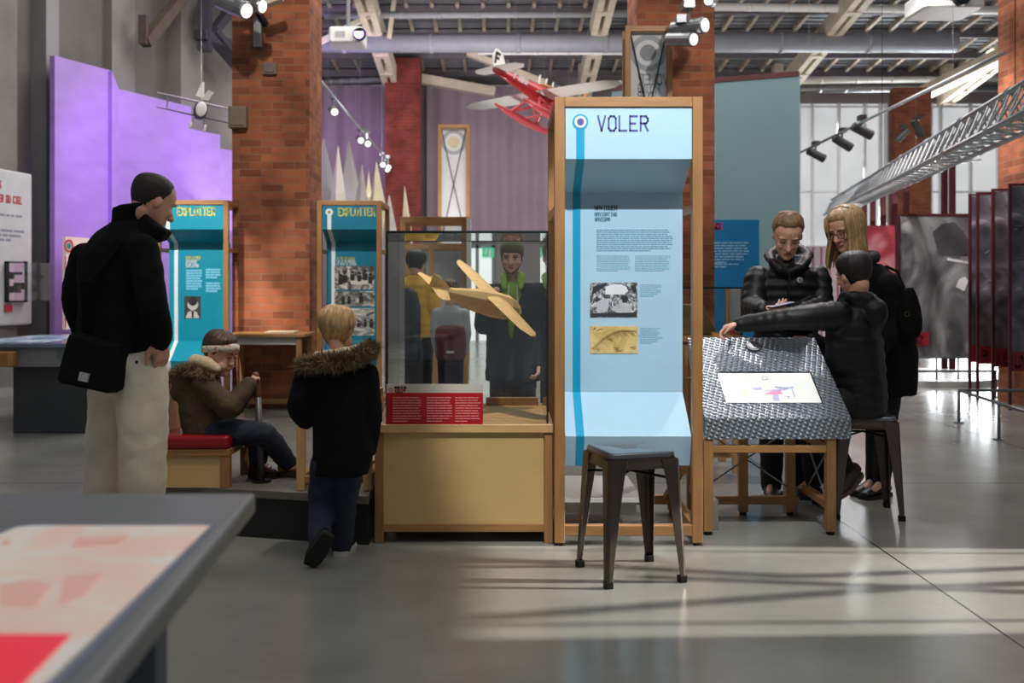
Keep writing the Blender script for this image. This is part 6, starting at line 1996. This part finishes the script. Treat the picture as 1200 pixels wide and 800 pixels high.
# ------------------------------------------------------------------ woman with glasses
t = thing('person', W(1030, 583, 6.0), 'blonde woman with glasses in a long black coat leaning over', 'person')
fw = V((-.8, -.55, 0)).normalized()
hd = Hd(W(991, 268, 5.92), (-.72, -.52, -.40), (-.42, -.25, .86), .245)
pel, chest, neck = W(1036, 430, 6.02), W(1026, 350, 6.02), W(1012, 307, 6.0)
aR = (W(1000, 335, 6.1), W(1000, 375, 6.05), W(978, 395, 5.95)); aL = (W(1040, 335, 5.88), W(1051, 378, 5.88), W(1030, 410, 5.8))
lR = (W(1028, 440, 6.08), W(1026, 505, 6.05), W(1024, 562, 6.08), W(1015, 572, 6.0)); lL = (W(1042, 440, 5.97), W(1038, 505, 5.97), W(1034, 565, 6.0), W(1024, 575, 5.92))
body(t, hd, pel, chest, neck, (aR, aL), (lR, lL), (dict(w=aR[2], d=(-.6, -.3, -.6), nrm=(.2, -.3, -.9), side=1, s=.9), dict(w=aL[2], d=(-.7, -.2, -.5), nrm=(-.1, .6, -.6), side=-1, s=.9)), .95, skin, .006)
hd.face(t, mat('blond_brow', (140, 106, 70), .6), down=True, glasses=mat('dark_spectacle', (60, 34, 30), .3))
wh = mat('long_blonde_hair', (166, 134, 92), .42, var=.5, scale=30, stretch=(4, 4, .4))
b = MB()
rnd = random.Random(31)
for k in range(150):
    th = (.85 + (2 * PI - 1.7) * k / 149)
    pts, rs = [], []
    jit = rnd.uniform(-.01, .025)
    for z in (1.02, .95, .82, .66, .5, .34):
        q = hd.surf(min(1, z), th if z < .9 else th * .6 + PI * .4, .06 + jit + (.03 if z < .6 else 0))
        pts.append(q + hd.u * (.03 * hd.H if z > .9 else 0))
    end = pts[-1]
    ln = rnd.uniform(.10, .20) if abs(th - PI) < 2.2 else rnd.uniform(.12, .24)
    o_ = (end - hd.P(0, 0, .34)); o_.z = 0
    for f in (.35, .7, 1.0):
        pts.append(end + V((0, 0, -ln * f)) + o_ * .22 * f)
    rs = [.012, .014, .016, .016, .015, .014, .012, .009, .003]
    b.tube(pts, rs, 6, True)
obj('hair', b, wh, t, True)
hd.hair(t, wh, .06, .84, .74, .5, .2, .3, 14, name='hair', top_boost=.8)
b = MB()
sweep_torso(b, [(W(1040, 462, 6.02), .165, .15), (W(1038, 420, 6.02), .19, .155), (W(1034, 380, 6.02), .185, .15), (W(1028, 345, 6.02), .19, .14), (W(1020, 325, 6.02), .17, .12), (W(1013, 309, 6.0), .09, .085)], fw)
sleeve(b, aR, (.08, .066, .05)); sleeve(b, aL, (.082, .068, .052))
cloth('coat', b, blackcloth, t, .012, 4, .014)
b = MB(); b.torus(W(1010, 303, 5.99), .075, .035, (V((1, 0, .2)), V((0, 1, .2)), V((-.2, -.2, 1))), 20, 8)
cloth('scarf', b, mat('navy_scarf', (22, 26, 36), .9, var=.2), t, .01, 2, .012, .04)
b = MB()
for l in (lR, lL): sleeve(b, (l[0], l[1], l[2]), (.085, .062, .05))
cloth('trousers', b, blk_trs, t, .012, 3, .01)
for l in (lR, lL):
    h = V((l[2].x, l[2].y, 0)) - fw * .06; shoe(t, h, h + fw * .25, (0, 0, 1), .09, mat('black_shoe', (24, 22, 20), .4), rubber)
t = thing('handbag', W(1062, 395, 5.85), 'black handbag hanging at the woman\'s elbow', 'bag')
b = MB().rings([[W(1063, y, 5.84) + V((x * w_, yy * .07, 0)) for x, yy in ((-1, -.6), (-.6, -1), (.6, -1), (1, -.6), (1, .6), (.6, 1), (-.6, 1), (-1, .6))] for y, w_ in ((396, .03), (393, .055), (386, .072), (375, .074), (362, .066), (350, .05), (341, .03), (337, .012))])
obj('pouch', b, MATS['black_bag_cloth'], t, True)
obj('strap', MB().tube([W(1060, 340, 5.84), W(1052, 318, 5.88), W(1038, 312, 5.95)], .009, 8), MATS['black_bag_cloth'], t)
obj('clasp', MB().torus(W(1063, 368, 5.765), .014, .003, (V((1, 0, 0)), V((0, 0, 1)), V((0, 1, 0))), 16, 6), mat('dull_brass', (110, 96, 60), .4, .8), t)

# ------------------------------------------------------------------ seated person reaching over the console
st = stool((2.0, 5.55, 0), math.radians(-8), 'metal stool under the seated person in black at the console')
t = thing('person', W(1003, 485, 5.5), 'dark-haired person in a black padded jacket seated, reaching across the console', 'person')
fw = V((-.85, .5, 0)).normalized()
hd = Hd(W(1001, 322, 5.5), (-.3, .93, -.2), (-.12, .1, .97), .24)
pel, chest, neck = W(1003, 474, 5.5), W(1001, 400, 5.5), W(1002, 356, 5.5)
aL = (W(980, 370, 5.38), W(924, 373, 5.40), W(868, 380, 5.50)); aR = (W(1022, 372, 5.64), W(990, 425, 5.80), W(950, 398, 5.78))
lL = (W(990, 470, 5.40), W(956, 492, 5.46), W(990, 552, 5.56), W(978, 575, 5.52)); lR = (W(1000, 470, 5.60), W(950, 486, 5.72), W(955, 560, 5.80), W(940, 572, 5.85))
body(t, hd, pel, chest, neck, (aL, aR), (lL, lR), (dict(w=aL[2], d=(-.85, .35, -.25), nrm=(-.2, -.1, -.95), side=1, s=1.0, curl=(.7, .75, .8, .85), thumb=.9), dict(w=aR[2], d=(-.7, -.1, .1), nrm=(0, 0, -1), side=-1, s=1.0)), 1.0, skin, .006)
hd.face(t, mat('black_brow', (40, 30, 26), .6), down=True)
hd.hair(t, mat('dark_hair', (26, 22, 20), .55, var=.3, scale=40),   .06, .80, .72, .50, .04, .4, 17, top_boost=1.0)
b = MB()
sweep_torso(b, [(W(1002, 487, 5.5), .185, .15), (W(1003, 470, 5.5), .2, .165), (W(1003, 435, 5.5), .2, .155), (W(1001, 400, 5.5), .205, .15), (W(998, 376, 5.5), .195, .13), (W(1000, 362, 5.5), .14, .11), (W(1003, 351, 5.48), .098, .095), (W(1004, 342, 5.47), .092, .09)], fw, puff=.06, per=.075)
sleeve(b, aR, (.085, .075, .055), .07, .07)
sleeve(b, aL, (.086, .062, .045), .09, .055)
b.ell(W(1022, 366, 5.42), .085, .1, .085); b.tube([W(1000, 350, 5.40), W(1016, 352, 5.40), W(1024, 360, 5.48), W(1020, 352, 5.6)], .045, 12, True)
cloth('padded_jacket', b, blackpuff, t, .0095, 2, .008, .06)
b = MB()
for l in (lL, lR): sleeve(b, (l[0], l[1], l[2]), (.1, .082, .06))
b.ell(W(1002, 470, 5.5), .165, .165, .072)
cloth('trousers', b, blk_trs, t, .012, 3, .015)
shoe(t, W(1006, 556, 5.60), W(981, 583, 5.46), (-.55, -.5, .7), .1, mat('brown_shoe', (62, 50, 42), .6), mat('brown_sole', (104, 84, 66), .7))
h = V((lR[2].x + .05, lR[2].y, 0)); shoe(t, h, h + V((-.24, .12, 0)), (0, 0, 1), .1, MATS['brown_shoe'], rubber)
o = obj('red_token', MB().tube([W(857, 386, 5.58), W(858, 389, 5.60)], .016, 16, True), mat('token_red', (206, 40, 48), .35), smooth=True)
tag(o, 'small red piece pinched in the reaching hand over the console', 'game piece')

# ------------------------------------------------------------------ people behind the display case
t = thing('person', W(601, 544, 7.15), 'man in a green hoodie and open dark parka seen through the glass case', 'person')
fw = V((-.08, -1, 0)).normalized()
hd = Hd(W(600, 302, 7.12), (-.1, -1, -.12), (0, -.12, 1), .235)
pel, chest, neck = W(601, 425, 7.15), W(601, 360, 7.15), W(601, 328, 7.15)
aR = (W(573, 345, 7.15), W(566, 385, 7.1), W(570, 352, 6.95)); aL = (W(629, 343, 7.15), W(634, 385, 7.12), W(632, 424, 7.05))
lR = (W(588, 430, 7.15), W(588, 485, 7.12), W(588, 535, 7.15), W(586, 545, 7.0)); lL = (W(614, 430, 7.15), W(615, 485, 7.12), W(616, 535, 7.15), W(618, 545, 7.0))
body(t, hd, pel, chest, neck, (aR, aL), (lR, lL), (dict(w=aR[2], d=(.3, -.3, .8), nrm=(.8, -.3, -.2), side=1, curl=(.8, .8, .8, .9)), dict(w=aL[2], d=(-.1, -.2, -.9), nrm=(-.9, 0, 0), side=1)), 1.0, skin, .008)
hd.face(t, mat('brown_brow', (96, 66, 46), .6))
hd.hair(t, mat('brown_beard', (96, 70, 52), .7, var=.3, scale=40), .03, .7, .62, .4, .2, .3, 3)
b = MB()      # stubble beard round the jaw
b.tube([hd.surf(.34, 1.35, .0), hd.surf(.2, 1.0, .0), hd.surf(.08, .4, .0), hd.surf(.06, 0, .0), hd.surf(.08, -.4, .0), hd.surf(.2, -1.0, .0), hd.surf(.34, -1.35, .0)], [.004, .008, .010, .010, .010, .008, .004], 8, True)
obj('beard', b, MATS['brown_beard'], t, True)
hd.hair(t, mat('olive_beanie', (96, 104, 62), .9, var=.15, scale=40, bump=.2), .04, .82, .78, .66, .5, .05, 8, top_boost=1.2, name='beanie')
grn = mat('green_hoodie', (150, 180, 62), .85, var=.12)
b = MB()
sweep_torso(b, [(W(601, 440, 7.15), .14, .115), (W(601, 380, 7.15), .14, .115), (W(601, 345, 7.15), .14, .105), (W(601, 330, 7.15), .08, .075)], fw)
b.tube([W(591, 338, 7.02), W(590, 324, 7.08), W(600, 317, 7.22), W(611, 324, 7.08), W(610, 338, 7.02)], [.02, .03, .04, .03, .02], 12, True)
cloth('hoodie', b, grn, t, .012, 3, .012)
obj('drawstring', MB().tube([W(596, 334, 6.97), W(595, 362, 6.99)], .004, 6), white_paint, t); obj('drawstring', MB().tube([W(606, 334, 6.97), W(607, 364, 6.99)], .004, 6), white_paint, t)
b = MB()      # parka, open at the front
rings_o = []
lat = fw.cross(V((0, 0, 1)))
for y, w_, d_, gap in ((446, .20, .165, .02), (400, .19, .16, .03), (364, .195, .15, .13), (344, .185, .135, .42), (331, .14, .115, .62)):
    c = W(601, y, 7.15)
    o_, i_ = [], []
    for k in range(25):
        a = gap + (2 * PI - 2 * gap) * k / 24
        dv = lat * math.sin(a) * w_ + fw * math.cos(a) * d_
        o_.append(c + dv); i_.append(c + dv * .88)
    rings_o.append(o_ + i_[::-1])
b.rings(rings_o)
sleeve(b, aR, (.08, .07, .056)); sleeve(b, aL, (.08, .07, .056))
parka = mat('dark_parka', (34, 36, 42), .8, var=.2)
cloth('parka', b, parka, t, .011, 2, .012)
b = MB()
for l in (lR, lL): sleeve(b, (l[0], l[1], l[2]), (.095, .08, .065))
sweep_torso(b, [(W(601, 450, 7.15), .14, .1), (W(601, 420, 7.15), .15, .11)], fw)
cloth('jeans', b, jeans, t, .012, 3, .015)
for l in (lR, lL):
    h = V((l[2].x, l[2].y + .06, 0)); shoe(t, h, h + fw * .28, (0, 0, 1), .1, MATS['dark_trainer'], ws)

t = thing('person', W(490, 490, 9.3), 'person in a yellow quilted jacket seen from behind through the glass case', 'person')
fw = V((.35, .94, 0)).normalized()
hd = Hd(W(488, 309, 9.3), (.3, .95, -.1), (0, 0, 1), .235)
pel, chest, neck = W(488, 398, 9.3), W(488, 345, 9.3), W(488, 322, 9.3)
aL = (W(470, 333, 9.35), W(466, 360, 9.35), W(470, 380, 9.4)); aR = (W(505, 333, 9.25), W(509, 360, 9.2), W(506, 378, 9.35))
lL = (W(480, 402, 9.3), W(480, 445, 9.32), W(480, 485, 9.3), W(484, 492, 9.45)); lR = (W(497, 402, 9.3), W(497, 445, 9.3), W(497, 485, 9.3), W(501, 492, 9.45))
body(t, hd, pel, chest, neck, (aL, aR), (lL, lR), (dict(w=aL[2], d=(.2, .3, -.8), nrm=(.8, 0, 0), side=1), dict(w=aR[2], d=(0, .3, -.8), nrm=(-.8, 0, 0), side=-1)), .95, skin, .009)
hd.hair(t, mat('dark_hair', (26, 22, 20), .55, var=.3, scale=40), .08, .8, .7, .45, .08, .5, 6)
b = MB()
sweep_torso(b, [(W(489, 395, 9.3), .16, .13), (W(489, 360, 9.3), .17, .135), (W(488, 335, 9.3), .17, .12), (W(488, 323, 9.3), .08, .08)], fw, puff=.08, per=.09)
sleeve(b, aL, (.08, .07, .055), .08, .09); sleeve(b, aR, (.08, .07, .055), .08, .09)
cloth('quilted_jacket', b, mat('yellow_jacket', (244, 184, 44), .6, var=.12), t, .013, 2, .008)
b = MB()
for l in (lL, lR): sleeve(b, (l[0], l[1], l[2]), (.09, .075, .065))
cloth('trousers', b, blk_trs, t, .014, 3, .01)
for l in (lL, lR):
    h = V((l[2].x, l[2].y - .06, 0)); shoe(t, h, h + fw * .26, (0, 0, 1), .1, MATS['dark_trainer'], rubber)
t = thing('dark_backpack', W(473, 410, 9.05), 'dark backpack on the person in yellow, behind the glass case', 'bag')
b = MB().rings([[W(473, y, 9.05) + V((x * w_, yy * .09, 0)) for x, yy in ((-1, -.6), (-.6, -1), (.6, -1), (1, -.6), (1, .6), (.6, 1), (-.6, 1), (-1, .6))] for y, w_ in ((412, .13), (405, .15), (360, .15), (343, .12), (337, .06))])
obj('pouch', b, mat('charcoal_bag', (36, 40, 48), .7, var=.15), t, True)
obj('pocket', MB().box(W(464, 0, 8.95).x, W(482, 0, 8.95).x, 8.93, 8.97, W(0, 405, 8.95).z, W(0, 380, 8.95).z), MATS['charcoal_bag'], t, bevel=.01)

t = thing('person', W(528, 506, 8.8), 'dark-haired child in a grey top seen from behind through the glass case', 'person')
fw = V((.1, 1, 0)).normalized()
hd = Hd(W(527, 342, 8.8), (.1, 1, -.15), (0, .1, 1), .2)
pel, chest, neck = W(528, 415, 8.8), W(528, 380, 8.8), W(528, 357, 8.8)
aL = (W(513, 368, 8.8), W(510, 390, 8.8), W(513, 410, 8.85)); aR = (W(543, 368, 8.8), W(546, 390, 8.8), W(543, 410, 8.85))
lL = (W(521, 420, 8.8), W(521, 458, 8.8), W(521, 496, 8.8), W(522, 503, 8.95)); lR = (W(535, 420, 8.8), W(535, 458, 8.8), W(535, 496, 8.8), W(536, 503, 8.95))
body(t, hd, pel, chest, neck, (aL, aR), (lL, lR), (dict(w=aL[2], d=(0, .2, -.8), nrm=(.8, 0, 0), side=1, s=.7), dict(w=aR[2], d=(0, .2, -.8), nrm=(-.8, 0, 0), side=-1, s=.7)), .72, skin, .008)
hd.hair(t, MATS['dark_hair'], .07, .8, .7, .45, .1, .4, 6)
b = MB()
sweep_torso(b, [(W(528, 420, 8.8), .12, .1), (W(528, 380, 8.8), .125, .1), (W(528, 366, 8.8), .12, .09), (W(528, 358, 8.8), .06, .06)], fw)
sleeve(b, aL, (.058, .052, .042)); sleeve(b, aR, (.058, .052, .042))
cloth('top', b, mat('light_grey_top', (170, 172, 174), .85, var=.08), t, .012, 3, .008)
b = MB()
for l in (lL, lR): sleeve(b, (l[0], l[1], l[2]), (.066, .056, .048))
cloth('trousers', b, jeans, t, .012, 3, .01)
for l in (lL, lR):
    h = V((l[2].x, l[2].y - .05, 0)); shoe(t, h, h + fw * .2, (0, 0, 1), .08, MATS['dark_trainer'], ws)
t = thing('maroon_backpack', W(528, 422, 8.62), 'maroon backpack on the child\'s back, behind the glass case', 'bag')
b = MB().rings([[W(528, y, 8.62) + V((x * w_, yy * .075, 0)) for x, yy in ((-1, -.6), (-.6, -1), (.6, -1), (1, -.6), (1, .6), (.6, 1), (-.6, 1), (-1, .6))] for y, w_ in ((421, .115), (417, .13), (392, .132), (384, .12), (381, .08))])
obj('pouch', b, mat('maroon_bag', (96, 28, 38), .7, var=.12), t, True)
p, q = W(523, 414, 8.53), W(532, 411, 8.53)
obj('badge', MB().box(p.x, q.x, 8.535, 8.548, p.z, q.z), mat('badge_white', (206, 206, 204), .5), t)
